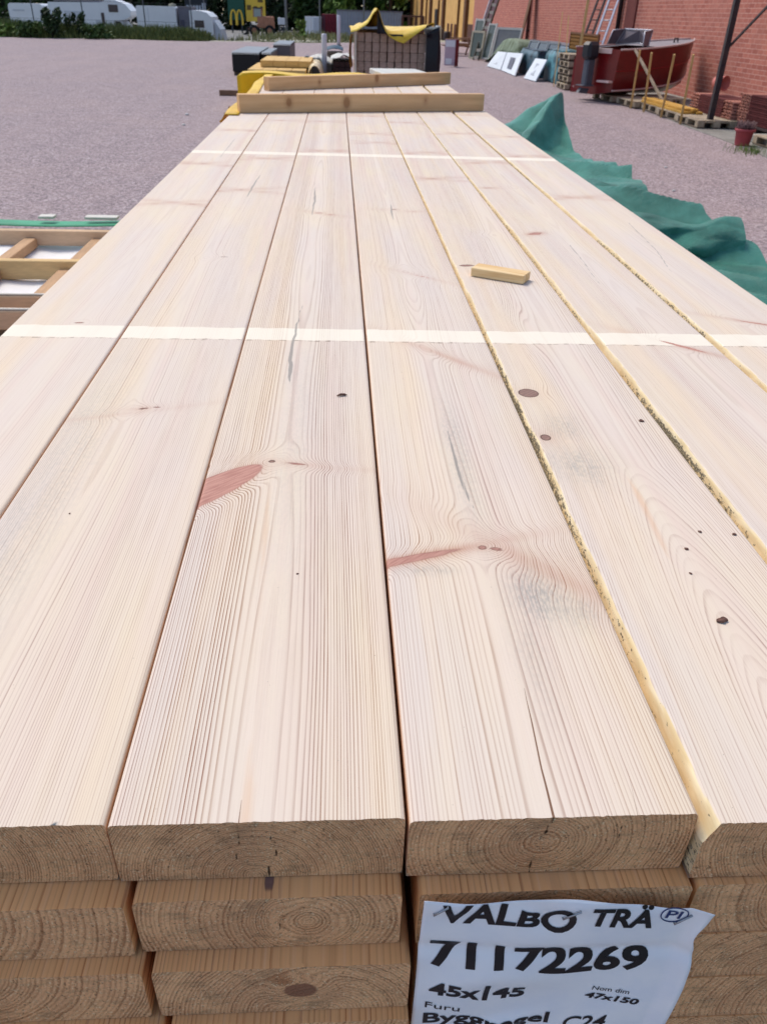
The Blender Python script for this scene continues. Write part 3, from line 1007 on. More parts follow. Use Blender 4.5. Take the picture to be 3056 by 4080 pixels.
letters('VALBO', (0.0508, -0.0628), (0.1215, -0.0700), 0.0155, lambda a: -0.0035 * math.exp(-((a - 0.95) / 0.25) ** 2) + 0.001, 0.034, 0.12,
        per=lambda a: 0.0158 - 0.0055 * math.exp(-((a - 0.66) / 0.14) ** 2) + 0.003 * math.exp(-((a - 0.93) / 0.12) ** 2))
letters('TRÄ', (0.1285, -0.0655), (0.1635, -0.0715), 0.0150, None, 0.034, 0.1)
letters('71172269', (0.0466, -0.1001), (0.1690, -0.1155), 0.0190, lambda a: 0.003 * math.exp(-((a - 0.38) / 0.12) ** 2) - 0.003 * math.exp(-((a - 0.62) / 0.16) ** 2), 0.036,
        per=lambda a: 0.0192 - 0.0055 * math.exp(-((a - 0.38) / 0.1) ** 2) + 0.0025 * math.exp(-((a - 0.62) / 0.12) ** 2))
letters('45x145', (0.0478, -0.1275), (0.1030, -0.1375), 0.0135, lambda a: -0.005 * math.exp(-((a - 0.58) / 0.25) ** 2), 0.034,
        per=lambda a: 0.0118 + 0.0075 * math.exp(-((a - 0.6) / 0.16) ** 2))
letters('Nom dim', (0.1425, -0.1353), (0.1648, -0.1405), 0.0040, None, 0.0, 0.1)
letters('47x150', (0.1393, -0.1431), (0.1721, -0.1512), 0.0052, None, 0.03, 0.2)
letters('Furu', (0.0466, -0.1425), (0.0671, -0.151), 0.0062, None, 0.0)
letters('Byggregel', (0.0463, -0.1610), (0.1215, -0.1700), 0.0112, lambda a: -0.005 * math.exp(-((a - 0.55) / 0.16) ** 2), 0.022, per=lambda a: 0.0112 - 0.002 * math.exp(-((a - 0.55) / 0.12) ** 2))
letters('C24', (0.1307, -0.1765), (0.1560, -0.1745), 0.0120, None, 0.015, 0.15)
letters('PI', (0.1685, -0.0625), (0.1780, -0.0650), 0.0070, None, 0.01, 0.1, M_BLUE)
ring = []
for k in range(41):
    a = 2 * math.pi * k / 40
    x, z = 0.1735 + 0.0076 * math.cos(a), -0.0605 + 0.0066 * math.sin(a) - 0.0012 * math.cos(a)
    ring.append((x, lab_y(x, z) - 0.0004, z + T))
MB().tube(ring, 0.00032, 5).build('oval_mark', M_BLUE, lab)
for (a, b) in (((0.0466, -0.0528), (0.0534, -0.0461)), ((0.1141, -0.0599), (0.1218, -0.0512)), ((0.1751, -0.0688), (0.183, -0.0614))):
    ya, yb = lab_y(*a), lab_y(*b)
    MB().tube([(a[0], ya + 0.003, a[1] + T), (a[0], ya - 0.0011, a[1] + T), (b[0], yb - 0.0011, b[1] + T), (b[0], yb + 0.003, b[1] + T)], 0.00055, 6).build('staple', M_STEEL, lab)
# ================================================================ the yard
def smooth(a, b, x):
    t = min(1, max(0, (x - a) / (b - a)))
    return t * t * (3 - 2 * t)


def zg(x, y):
    """the lot beyond the verge lies lower than the gravel yard"""
    k = smooth(-6.5, -4.0, x)
    y0 = 58.5 + 15 * k
    return -0.75 * smooth(y0, y0 + 5, y)


def edge_y(x):
    return 56.3 + 0.20 * (x + 9) + 0.5 * math.sin(x * 0.8) + (0.03 * (x + 9) ** 2 if x > -9 else 0.0)


xs = [-260, -160, -90, -60, -45] + [-36 + 0.75 * i for i in range(64)] + [14, 18, 26, 45, 90, 160, 260]
ys = [-60, -25, -8, 0, 6, 12, 20, 28, 36, 42, 47] + [50 + 0.5 * i for i in range(64)] + [84, 90, 100, 120, 160, 260, 420]
mb = MB()
vs = [(x, y, zg(x, y)) for y in ys for x in xs]
nx = len(xs)
mb.add(vs, [(j * nx + i, j * nx + i + 1, (j + 1) * nx + i + 1, (j + 1) * nx + i) for j in range(len(ys) - 1) for i in range(nx - 1)], smooth=True)
t = NT('gravel_ground')
p = t.coord('Object')
vo = t.n('ShaderNodeTexVoronoi')
t.l(p, vo.inputs['Vector'])
vo.inputs['Scale'].default_value = 52
cr = t.n('ShaderNodeValToRGB')
els = cr.color_ramp.elements
els[0].position, els[0].color = 0.0, (*lin(92, 84, 90), 1)
els[1].position, els[1].color = 1.0, (*lin(198, 186, 188), 1)
for ps, c in ((0.25, (150, 138, 142)), (0.5, (170, 152, 155)), (0.62, (142, 124, 124)), (0.8, (178, 166, 170))):
    e = els.new(ps)
    e.color = (*lin(*c), 1)
t.l(t.n('ShaderNodeSeparateColor').outputs[0], cr.inputs[0]) if False else None
sc = t.n('ShaderNodeSeparateColor')
t.l(vo.outputs['Color'], sc.inputs[0])
t.l(sc.outputs[0], cr.inputs[0])
grv = cr.outputs[0]
n1 = t.noise(p, 0.35, 5, 0.65)
n2 = t.noise(p, 3.0, 5, 0.7)
n3 = t.noise(p, 11.0, 3, 0.7)
grv = t.mix(t.math('MULTIPLY', t.ramp(n2, 0.42, 0.62), 0.65), grv, lin(132, 120, 124))
grv = t.mix(t.math('MULTIPLY', t.ramp(n1, 0.45, 0.65), 0.5), grv, lin(166, 148, 146))
grv = t.mix(t.math('MULTIPLY', t.ramp(n3, 0.46, 0.62), 0.75), grv, lin(118, 106, 110))
n4 = t.noise(p, 26.0, 2, 0.8)
grv = t.mix(t.math('MULTIPLY', t.ramp(n4, 0.50, 0.64), 0.75), grv, lin(206, 190, 190))
tk = t.noise(t.coord('Object', (0.9, 0.06, 1), (0, 0, 0.35)), 1.0, 3)
grv = t.mix(t.math('MULTIPLY', t.ramp(tk, 0.45, 0.68), 0.28), grv, lin(172, 154, 154))
soil = t.mix(t.ramp(n2, 0.4, 0.6), lin(184, 182, 172), lin(134, 134, 108))
lot = t.mix(n2, lin(150, 150, 150), lin(120, 120, 118))
col = t.mix(t.attr('verge'), grv, soil)
col = t.mix(t.attr('lot'), col, lot)
t.bump(vo.outputs['Distance'], 0.6, 0.02)
g = mb.build('ground', t.fin(col, 0.9, 0.15), fix=False)
tag(g, kind='structure')
av = [smooth(edge_y(v[0]) - 0.5, edge_y(v[0]) + 0.5, v[1]) for v in vs]
al = [smooth(62, 64, v[1] - 14 * smooth(-6.5, -4, v[0])) for v in vs]
for nm, vals in (('verge', av), ('lot', al)):
    a = g.data.attributes.new(nm, 'FLOAT', 'POINT')
    a.data.foreach_set('value', np.array(vals, np.float32))

# loose bits on the gravel
M_PEB = mat('white_pebble', (226, 224, 220), .6, .1, 30)
for i, (x, y, r_) in enumerate(((-2.75, 15.6, .03), (-2.95, 17.2, .035), (4.2, 10.2, .02), (4.75, 12.0, .022))):
    o = MB().lathe([(.001, -.4 * r_), (r_ * .8, -.2 * r_), (r_, .1 * r_), (r_ * .5, .5 * r_), (.001, .6 * r_)], 7).build('pale_stone', M_PEB)
    o.location = (x, y, .4 * r_)
    o.scale = (1.3, .8, 1)
    tag(o, ('pale stone on the gravel nearest the protruding bearers', 'pale stone on the gravel left of the protruding bearers', 'small pale stone on the gravel right of the green tarp', 'small pale stone on the gravel toward the potted heather')[i], 'stone', 'pale stones on the gravel')

# concrete apron along the brick wall
ap = [(6.75, 5.0), (6.85, 10.0), (6.78, 12.5), (6.9, 14.0), (7.0, 15.6), (7.05, 17.2), (7.2, 19.0), (7.3, 22.0), (7.5, 30), (8.2, 45), (9.7, 50), (9.7, 5.0)]
tag(MB().prism(ap, -0.01, 0.012, axis='z').build('concrete_apron', mat('old_concrete', (150, 148, 142), 0.9, 0.3, 1.6, 0.3, c2=(122, 120, 114))), kind='structure')

# ---------------------------------------------------------------- verge: grass as stuff, shrubs as things
def leaf_mat(name, c1, c2, rough=0.6):
    t = NT(name)
    n = t.noise(t.geo(), 2.3, 3)
    oi = t.attr('shade')
    col = t.mix(oi, lin(*c1), lin(*c2))
    col = t.mix(t.math('MULTIPLY', n, 0.4), col, lin(*c1))
    return t.fin(col, rough, 0.25)


def set_shade(o, vals):
    a = o.data.attributes.new('shade', 'FLOAT', 'FACE')
    a.data.foreach_set('value', np.array(vals, np.float32))


def blades(n, fpos, h0, h1, wd, name, m, seed):
    rg = random.Random(seed)
    mb = MB()
    sh = []
    for _ in range(n):
        x, y, z, hs = fpos(rg)
        h = rg.uniform(h0, h1) * hs
        a = rg.uniform(0, math.pi)
        lx, ly = rg.gauss(0, 0.25) * h, rg.gauss(0, 0.25) * h
        dx, dy = math.cos(a) * wd / 2, math.sin(a) * wd / 2
        mb.add([(x - dx, y - dy, z), (x + dx, y + dy, z), (x + lx * .5 + dx * .7, y + ly * .5 + dy * .7, z + h * .6), (x + lx * .5 - dx * .7, y + ly * .5 - dy * .7, z + h * .6), (x + lx, y + ly, z + h)],
               [(0, 1, 2, 3), (3, 2, 4)])
        s = rg.random()
        sh += [s, s]
    o = mb.build(name, m, fix=False)
    set_shade(o, sh)
    return o


def gpos(rg):
    x = rg.uniform(-27, -8.0) if rg.random() < 0.93 else rg.uniform(-5.5, 3)
    e = edge_y(x)
    y = e + 0.2 + rg.random() ** 1.4 * (4.5 if x < -6 else 2.0)
    hs = 0.5 + 0.8 * float(fb(x * 0.7, y * 0.5, 5, 3)) if x < -7 else 0.45 * float(fb(x * 1.5, y, 8, 2))
    hs *= smooth(0, 1.2, y - e) * 0.7 + 0.3
    hs *= 1 - .75 * smooth(-9.5, -7.0, x)
    return x, y, zg(x, y), hs


o = blades(16000, gpos, 0.45, 0.95, 0.07, 'verge_grass', leaf_mat('grass_leaf', (66, 82, 42), (134, 138, 78)), 3)
tag(o, 'tall unmown grass along the far edge of the gravel yard', 'grass', kind='stuff')


def weed(rg):
    x = rg.uniform(-13, 6)
    y = rg.uniform(61, 74)
    return x, y, zg(x, y), 0.4 + 0.9 * float(fb(x * .6, y * .4, 12, 2)) + (0.6 if x < -5 else 0)


o = blades(2400, weed, 0.2, 0.55, 0.10, 'weeds', leaf_mat('weed_leaf', (92, 100, 62), (158, 154, 108)), 4)
tag(o, 'patchy weeds on the pale bank before the lower lot', 'weeds', kind='stuff')

M_TWIG = mat('bark_brown', (78, 66, 54), 0.9, 0.3, 4)


def shrub(x, y, rx, h, label, c, seed, n=900, name='shrub', cat='shrub', group='shrubs on the grass verge', ls=0.12):
    rg = random.Random(seed)
    root = thing(name, label, cat, (x, y, zg(x, y)), 0, group)
    mb = MB()
    sh = []
    cl = [(rg.gauss(0, 0.42) * rx, rg.gauss(0, 0.42) * rx, h * rg.uniform(0.12, 0.9)) for _ in range(9)]
    for i in range(n):
        cx, cy, cz = rg.choice(cl)
        k = 1.1 - 0.75 * cz / h
        q = Vector((cx + rg.gauss(0, .28) * rx * k, cy + rg.gauss(0, .28) * rx * k, cz + rg.gauss(0, .13) * h))
        if q.z < 0.02 or q.z > h * 1.05:
            continue
        nrm = Vector((rg.gauss(0, 1), rg.gauss(0, 1), rg.gauss(0.5, 1))).normalized()
        u = nrm.orthogonal().normalized() * ls * rg.uniform(.6, 1.3)
        v = nrm.cross(u) * .55
        mb.add([q - u, q - v, q + u, q + v], [(0, 1, 2, 3)])
        sh.append(min(1, max(0, rg.random() * .8 + .2 * (cx > 0))))
    o = mb.build('foliage', c, root, fix=False)
    set_shade(o, sh)
    st = MB()
    for k in range(5):
        a = rg.uniform(0, 6.3)
        st.tube([(0, 0, 0), (math.cos(a) * rx * .2, math.sin(a) * rx * .2, h * .5), (math.cos(a) * rx * .35, math.sin(a) * rx * .35, h * .85)], [.03, .02, .008], 5)
    st.build('stem', M_TWIG, root)
    return root


LF_D = leaf_mat('shrub_leaf_dark', (26, 42, 26), (66, 88, 48))
LF_M = leaf_mat('shrub_leaf_mid', (44, 66, 34), (92, 116, 56))
LF_L = leaf_mat('shrub_leaf_light', (70, 96, 40), (128, 150, 72))
shrub(-16.75, 54.6, 0.75, 1.45, 'tall dark shrub in front of the white motorhome, left one of two', LF_D, 21, 1100)
shrub(-15.6, 56.0, 0.55, 1.25, 'slim dark shrub in front of the motorhome side, right one of two', LF_D, 22, 700)
shrub(-17.9, 54.2, 0.7, 0.8, 'low round shrub in front of the closed trailer end', LF_M, 23, 700)
shrub(-14.35, 55.2, 0.8, 0.7, 'low green shrub under the motorhome cab', LF_M, 24, 700)
shrub(-19.6, 54.4, 0.9, 0.65, 'low yellowish shrub at the left border of the picture', LF_L, 25, 700)
shrub(-2.55, 66.0, 0.42, 1.15, 'thin light green sapling beside the white storage container', LF_L, 26, 380, 'sapling', 'sapling', 'saplings on the pale bank')
shrub(-10.5, 57.5, 0.9, 0.5, 'low dark shrub in front of the small caravan', LF_M, 27, 600)

# chain link fence behind the verge
fr_ = thing('wire_fence', 'wire fence on thin grey posts between the verge and caravans', 'fence', (0, 0, 0))
M_GALV = mat('galvanised', (120, 126, 130), 0.5, 0.2, 10, metal=0.3)
M_DPOST = mat('dark_grey_post', (72, 78, 82), 0.6, 0.2, 10)
for x in (-22.4, -19.2, -16.1, -12.25, -9.3):
    MB().tube([(x, 59.4, zg(x, 59.4)), (x, 59.4, 2.3)], 0.035, 8).build('post', M_DPOST, fr_)
MB().tube([(-23, 59.4, 1.9), (-8.6, 59.4, 1.9)], 0.008, 4).tube([(-23, 59.4, 0.9), (-8.6, 59.4, 0.9)], 0.008, 4).build('wire', M_DPOST, fr_)

# ---------------------------------------------------------------- caravans
M_WHITE = mat('caravan_white', (214, 218, 224), 0.35, 0.06, 2)
M_WHITE2 = mat('caravan_grey_white', (186, 192, 202), 0.4, 0.08, 2)
M_GLASS = mat('dark_window', (74, 66, 70), 0.15, 0.2, 2, spec=0.5)
M_TYRE = mat('rubber', (30, 30, 32), 0.85, 0.2, 20)
M_GREYP = mat('grey_plastic', (112, 110, 122), 0.6, 0.15, 3)


def profile_body(mb, poly, y0, y1, r=0.0, mi=0):
    mb.prism(poly, y0, y1, mi)
    return mb


def wheel(parent, x, y, r=0.32, w=0.18):
    M = Matrix.Translation((x, y, r)) @ Matrix.Rotation(R(90), 4, 'X')
    wh = MB().lathe([(r * .55, -w / 2), (r * .92, -w / 2), (r, -w / 4), (r, w / 4), (r * .92, w / 2), (r * .55, w / 2)], 20, 0, M).build('wheel', M_TYRE, parent)
    MB().lathe([(0.001, -w * .42), (r * .55, -w * .40), (r * .56, w * .40), (0.001, w * .42)], 16, 0, M).build('rim', M_GALV, wh)


def rounded(x0, x1, z0, z1, rs, n=5):
    """rounded rectangle outline, rs = (bl, br, tr, tl) radii"""
    out = []
    for (cx, cz, a0, r) in ((x0, z0, 180, rs[0]), (x1, z0, 270, rs[1]), (x1, z1, 0, rs[2]), (x0, z1, 90, rs[3])):
        sx, sz = (1 if cx == x0 else -1), (1 if cz == z0 else -1)
        for k in range(n + 1):
            a = R(a0 + 90 * k / n)
            out.append((cx + sx * r + r * math.cos(a), cz + sz * r + r * math.sin(a)))
    return out


def panel(mb, x0, x1, z0, z1, y, d=0.03, mi=0, ch=0.008):
    return mb.box(x0, x1, y - d, y, z0, z1, mi, None, ch)


# white caravan seen from behind, far left
c = thing('caravan', 'white square trailer seen end on at the far left behind shrubs', 'caravan', (-22.95, 66, -0.75), 0, 'caravans parked beyond the verge')
profile_body(MB(), rounded(0, 2.35, 0.45, 2.42, (.05, .05, .22, .22)), 0, 4.6).build('body', M_WHITE, c)
MB().box(0.03, 2.32, -0.02, 0.0, 0.5, 1.42, ch=.006).build('lower_panel', M_WHITE2, c)
MB().box(0.3, 1.1, -0.03, -0.021, 1.95, 2.05, ch=.003).build('light_strip', M_WHITE2, c)
wheel(c, .3, 2.2)
wheel(c, 2.05, 2.2)

# motorhome with overcab
c = thing('motorhome', 'white motorhome with an overcab nose facing right', 'motorhome', (-20.3, 66.3, -0.75))
c.scale = (.88, 1, 1)
prof = [(0, .5), (5.0, .5), (5.0, 1.55), (5.9, 1.6), (6.45, 1.85), (6.5, 2.15), (6.1, 2.55), (5.3, 2.78), (4.6, 2.82), (4.3, 2.62), (0.05, 2.55), (0, 2.4)]
profile_body(MB(), prof, 0, 2.2).build('body', M_WHITE, c)
profile_body(MB(), [(5.0, .45), (6.75, .45), (6.8, .95), (6.1, 1.1), (5.55, 1.6), (5.0, 1.6)], .12, 2.08).build('cab', M_WHITE2, c)
profile_body(MB(), [(5.12, 1.05), (5.95, 1.05), (5.5, 1.5), (5.12, 1.5)], .09, .118).build('cab_window', M_GLASS, c)
panel(MB(), 4.75, 5.5, 2.05, 2.5, 0).build('overcab_window', M_GLASS, c)
panel(MB(), 4.1, 4.35, 1.3, 2.0, 0).build('side_window', M_GLASS, c)
panel(MB(), 3.6, 4.0, .7, 1.55, 0).build('door', M_WHITE2, c)
panel(MB(), 1.2, 2.6, 1.5, 2.05, 0).build('window', M_WHITE2, c)
MB().box(0.4, 4.0, .3, 1.9, 2.62, 2.72, ch=.02).build('roof_rack', M_GREYP, c)
wheel(c, 1.4, .1)
wheel(c, 5.9, .2)

# tall plain white caravan
c = thing('caravan', 'tall plain white box trailer in the middle of the parked row', 'caravan', (-14.15, 66, -0.75), 0, 'caravans parked beyond the verge')
profile_body(MB(), rounded(0, 2.75, .4, 2.5, (.05, .05, .2, .12)), 0, 4.2).build('body', M_WHITE, c)
MB().box(.8, .84, -.015, 0, .5, 2.4, ch=.003).build('corner_seam', M_WHITE2, c)
MB().lathe([(.001, .2), (.22, .16), (.28, .02), (.28, 0)], 16, 0, Matrix.Translation((2.45, .7, 2.5))).build('roof_dome', mat('roof_dome', (150, 148, 130), .6), c)
wheel(c, .3, 2)
wheel(c, 2.4, 2)

# grey shed
c = thing('garden_shed', 'narrow grey shed squeezed between two white caravans', 'shed', (-11.3, 66.4, -0.75))
MB().box(0, .95, 0, 1.8, 0, 2.45, ch=.01).build('body', M_GREYP, c)
MB().box(.12, .40, -.02, 0, .3, 1.7, ch=.005).build('door', mat('shed_door', (84, 82, 100), .7), c)
MB().box(-.04, .99, -.05, 1.85, 2.45, 2.53, ch=.01).build('roof', mat('shed_roof', (124, 122, 130), .7), c)

# small caravan with a front window
c = thing('caravan', 'small white caravan with a brown window, right end of the parked row', 'caravan', (-10.4, 65.6, -0.75), 0, 'caravans parked beyond the verge')
profile_body(MB(), [(0, .4), (1.55, .4), (1.62, .7), (1.6, 1.5), (1.5, 1.95), (1.2, 2.2), (.75, 2.3), (.2, 2.32), (0, 2.28)], 0, 3.6).build('body', M_WHITE, c)
panel(MB(), .32, .98, 1.28, 1.72, 0).build('window', M_GLASS, c)
profile_body(MB(), [(1.62, .45), (2.2, .5), (2.05, 1.2), (1.66, 1.75)], .3, 3.2).build('nose', M_WHITE2, c)
MB().box(.3, 1.1, -.02, 0, .95, 1.02, ch=.003).build('trim_strip', M_WHITE2, c)
wheel(c, .25, 1.7)
wheel(c, 1.4, 1.7)

# ---------------------------------------------------------------- far lot
def sign_board(x0, x1, z0, z1, y, c, label, name='advertising_sign', group=None, cat='sign'):
    zb = zg((x0 + x1) / 2, y)
    s = thing(name, label, cat, ((x0 + x1) / 2, y, zb), 0, group)
    w2 = (x1 - x0) / 2
    MB().box(-w2, w2, -.1, .1, z0 - zb, z1 - zb, ch=.02).build('board', c, s)
    for q in (-.6, .6):
        MB().tube([(q * w2, .02, 0), (q * w2, .02, z0 - zb + .05)], .09, 8).build('post', M_DPOST, s)
    return s


M_SIGNY = mat('sign_yellow', (226, 190, 72), .5, .08, 1)
M_SIGNG = mat('sign_green', (32, 84, 70), .5, .12, 1)
s = sign_board(-12.85, -10.95, .56, 3.6, 110, M_SIGNG, 'dark green sign with a yellow arched letter M')
for sx in (-1, 1):
    pts = []
    for k in range(15):
        a = k / 14
        th = math.pi * a
        pts.append((sx * .36 + math.cos(th) * .33, -.14, 1.3 + math.sin(th) ** .7 * 1.42 - 0.42 + 0.0))
    pts = [(pts[0][0] + .03, -.14, .82)] + pts + [(pts[-1][0] - .03, -.14, .82)]
    rs = [.13] + [.13 - .035 * math.sin(math.pi * k / 14) for k in range(15)] + [.13]
    MB().tube(pts, rs, 8).build('yellow_arch', M_SIGNY, s)
s = sign_board(-10.8, -8.5, .45, 4.2, 110.2, M_SIGNY, 'tall yellow sign beside the dark green arched letter sign')
M_SMUDGE = mat('sign_print', (120, 96, 50), .6, .4, 3)
for (x, z, a, b) in ((-.75, 2.6, .5, .5), (.0, 2.55, .45, .4), (.6, 3.3, .6, .35), (-.5, 3.9, .9, .3), (.7, 2.5, .3, .5)):
    MB().box(x - a / 2, x + a / 2, -.125, -.1, z - b / 2, z + b / 2, ch=.01).build('print_block', M_SMUDGE, s)
s = sign_board(-17.9, -15.3, 1.85, 3.3, 110.4, mat('sign_dark', (30, 38, 48), .5, .1, 1), 'wide dark sign with pale blurred letters above the caravans')
M_PALE = mat('sign_pale', (170, 178, 190), .6, .2, 2)
for k, (x, wd) in enumerate(((-1.0, .25), (-.65, .3), (-.25, .2), (.1, .3), (.45, .2), (.9, .45))):
    MB().box(x - wd / 2, x + wd / 2, -.125, -.1, 2.2 if k < 5 else 2.0, 2.65 if k < 5 else 2.9, ch=.01).build('letter_block', M_PALE, s)
sign_board(-6.75, -5.95, .3, .95, 105, M_WHITE, 'small blank white sign on a low post before the trees')

# wheel loader
ld = thing('wheel_loader', 'old orange brown wheel loader with a glazed cab', 'wheel loader', (-9.05, 100, -0.75))
M_ORNG = mat('faded_orange', (176, 122, 96), .6, .3, 3)
M_DARKM = mat('dark_metal', (46, 42, 44), .6, .3, 4)
MB().box(.45, 2.2, -.55, .55, .75, 1.85, ch=.09).box(1.9, 2.25, -.5, .5, .75, 1.4, ch=.05).build('hood', M_ORNG, ld)
cb = MB().box(.05, .95, -.5, .5, 1.75, 2.55, ch=.05).build('cab', mat('cab_glass', (150, 160, 158), .2, .15, 2), ld)
for x in (.08, .92):
    for y in (-.47, .47):
        MB().box(x - .05, x + .05, y - .05, y + .05, 1.75, 2.55, ch=.01).build('cab_pillar', M_ORNG, cb)
MB().box(-.03, 1.03, -.58, .58, 2.55, 2.63, ch=.02).build('cab_roof', M_DARKM, ld)
MB().box(-.1, .5, -.35, .35, .55, 1.0, ch=.05).bar((-.1, -.3, .9), (-.7, -.3, .5), .12, .16).bar((-.1, .3, .9), (-.7, .3, .5), .12, .16).build('lift_arm', M_ORNG, ld)
MB().prism([(-1.1, .1), (-.6, .1), (-.55, .8), (-.75, .75), (-.8, .35), (-1.1, .2)], -.75, .75).build('bucket', M_DARKM, ld)
for x in (.1, 1.75):
    for y in (-.62, .62):
        M = Matrix.Translation((x, y, .52)) @ Matrix.Rotation(R(90), 4, 'X')
        wh = MB().lathe([(.28, -.17), (.48, -.17), (.52, -.1), (.52, .1), (.48, .17), (.28, .17)], 22, 0, M).build('wheel', M_TYRE, ld)
        MB().lathe([(.001, -.13), (.28, -.14), (.28, .14), (.001, .13)], 16, 0, M).build('rim', M_ORNG, wh)
MB().tube([(1.5, .2, 1.8), (1.5, .2, 2.3)], .05, 8).build('exhaust', M_DARKM, ld)

# containers
def corrug(name, mb, x0, x1, y0, y1, z0, z1, pitch, depth):
    n = max(4, int((x1 - x0) / pitch))
    poly = []
    for i in range(n):
        a = x0 + (x1 - x0) * i / n
        b = (x1 - x0) / n
        poly += [(a, y0), (a + b * .3, y0), (a + b * .5, y0 - depth), (a + b * .8, y0 - depth)]
    poly += [(x1, y0), (x1, y1), (x0, y1)]
    return mb.prism(poly, z0, z1, axis='z')


s = thing('storage_container', 'short white storage container with double doors', 'container', (-3.5, 100, -0.75))
corrug('b', MB(), 0, 1.72, 0, 2.4, .1, 1.95, .3, .03).build('body', M_WHITE, s)
for a in (.9, 1.32):
    MB().box(a, a + .38, -.06, -.031, .2, 1.85, ch=.01).build('door', M_WHITE2, s)
s = thing('storage_container', 'dark red container between the white and the grey one', 'container', (-1.7, 101, -0.75))
corrug('b', MB(), 0, 1.62, 0, 5, .1, 2.2, .22, .04).build('body', mat('container_red', (126, 32, 48), .5, .25, 2), s)
MB().box(.0, .35, -.07, -.041, .15, 2.1, ch=.01).build('door', mat('container_brown', (92, 42, 58), .5, .2, 2), s)
s = thing('storage_container', 'long blue grey container behind the tarp covered beam stack', 'container', (-.02, 99, -0.75), R(1))
corrug('b', MB(), 0, 7.0, 0, 2.4, .1, 2.55, .28, .04).build('body', mat('container_grey', (142, 150, 164), .5, .15, 2), s)
MB().box(-.02, 7.05, -.1, 2.45, 2.55, 2.65, ch=.01).build('top_rail', M_GREYP, s)

# street light columns
for (x, y, lb, r) in ((-1.75, 92, 'tall grey steel column rising in front of the white container', .075), (2.62, 92, 'tall grey steel column rising behind the peak of the yellow tarp', .085), (-5.75, 104, 'pale grey column standing before the dark trees right of the loader', .16), (-14.2, 100, 'thin pale column beside the dark blurred sign', .07)):
    p_ = thing('lamp_column', lb, 'lamp column', (x, y, zg(x, y)), 0, 'columns on the far lot')
    MB().tube([(0, 0, 0), (0, 0, 7.5)], [r, r * .7], 10).build('pole', M_GALV, p_)
    MB().bar((0, 0, 7.4), (.9, -.2, 7.6), .12, .1, ch=.01).build('lamp_head', M_GREYP, p_)

# ---------------------------------------------------------------- trees
def tree(x, y, h, rx, label, m, seed, n=2300, ls=0.34, zlow=0.05):
    rg = random.Random(seed)
    z0 = zg(x, y)
    root = thing('leafy_tree', label, 'tree', (x, y, z0), 0, 'trees behind the far lot')
    tk = MB()
    tk.tube([(0, 0, 0), (.1, .05, h * .35), (-.05, .1, h * .8)], [.26, .18, .05], 10)
    for k in range(9):
        a, zz = rg.uniform(0, 6.3), h * rg.uniform(.15, .6)
        tk.tube([(0, 0, zz), (math.cos(a) * rx * .4, math.sin(a) * rx * .4, zz + h * .12), (math.cos(a) * rx * .8, math.sin(a) * rx * .8, zz + h * .2)], [.09, .06, .02], 6)
    tk.build('trunk', M_TWIG, root)
    mb, sh = MB(), []
    cl = []
    for _ in range(34):
        zz = rg.uniform(zlow, .95)
        rr = rx * math.sin(math.pi * min(1, .25 + .7 * zz)) * math.sqrt(rg.random())
        a = rg.uniform(0, 6.3)
        cl.append((math.cos(a) * rr, math.sin(a) * rr, zz * h, rg.random(), rg.uniform(.5, 1.1)))
    for _ in range(n):
        cx, cy, cz, cs, cr_ = rg.choice(cl)
        q = Vector((cx + rg.gauss(0, .22) * rx * cr_, cy + rg.gauss(0, .22) * rx * cr_, cz + rg.gauss(0, .055) * h * cr_))
        if q.z < .1:
            continue
        nrm = Vector((rg.gauss(0, 1), rg.gauss(0, 1), rg.gauss(.6, 1))).normalized()
        u = nrm.orthogonal().normalized() * ls * rg.uniform(.6, 1.3)
        v = nrm.cross(u) * .6
        mb.add([q - u, q - v, q + u, q + v], [(0, 1, 2, 3)])
        sh.append(min(1, max(0, cs * .6 + rg.random() * .4)))
    o = mb.build('crown', m, root, fix=False)
    set_shade(o, sh)
    return root


LT_D = leaf_mat('tree_leaf_dark', (16, 30, 18), (48, 68, 36))
LT_M = leaf_mat('tree_leaf_mid', (28, 48, 24), (76, 104, 44))
LT_L = leaf_mat('tree_leaf_light', (48, 76, 30), (112, 140, 58))
for i, (x, y, h, rx, m, lb) in enumerate((
        (-42, 120, 9, 4.2, LT_M, 'mid green tree at the left border behind the trailers'),
        (-34, 124, 10, 4.2, LT_D, 'dark tree behind the motorhome roof'),
        (-26.5, 126, 9, 3.6, LT_D, 'dark tree behind the plain white box trailer'),
        (-20, 128, 10, 3.4, LT_D, 'dark tree showing above the small caravan beside the dark sign'),
        (-13.8, 126, 10, 2.8, LT_D, 'dark tree behind the green arched letter sign'),
        (-8.3, 121, 10, 2.6, LT_D, 'very dark tree standing just right of the yellow sign'),
        (-4.3, 119, 9, 2.3, LT_M, 'mid green tree above the small blank white sign'),
        (-2.2, 124, 10, 2.6, LT_D, 'dark tree right behind the white container'),
        (.6, 116, 8, 2.1, LT_L, 'bright green tree above the dark red container'),
        (3.4, 120, 9, 2.6, LT_M, 'bushy green tree above the left half of the long grey container'),
        (6.6, 118, 9, 2.3, LT_L, 'light green tree directly left of the yellow building'),
        (8.0, 126, 11, 3.2, LT_D, 'dark tree behind the corner of the yellow building'))):
    tree(x, y, h, rx, lb, m, 50 + i, zlow=-.02 if i not in (6,) else .15)
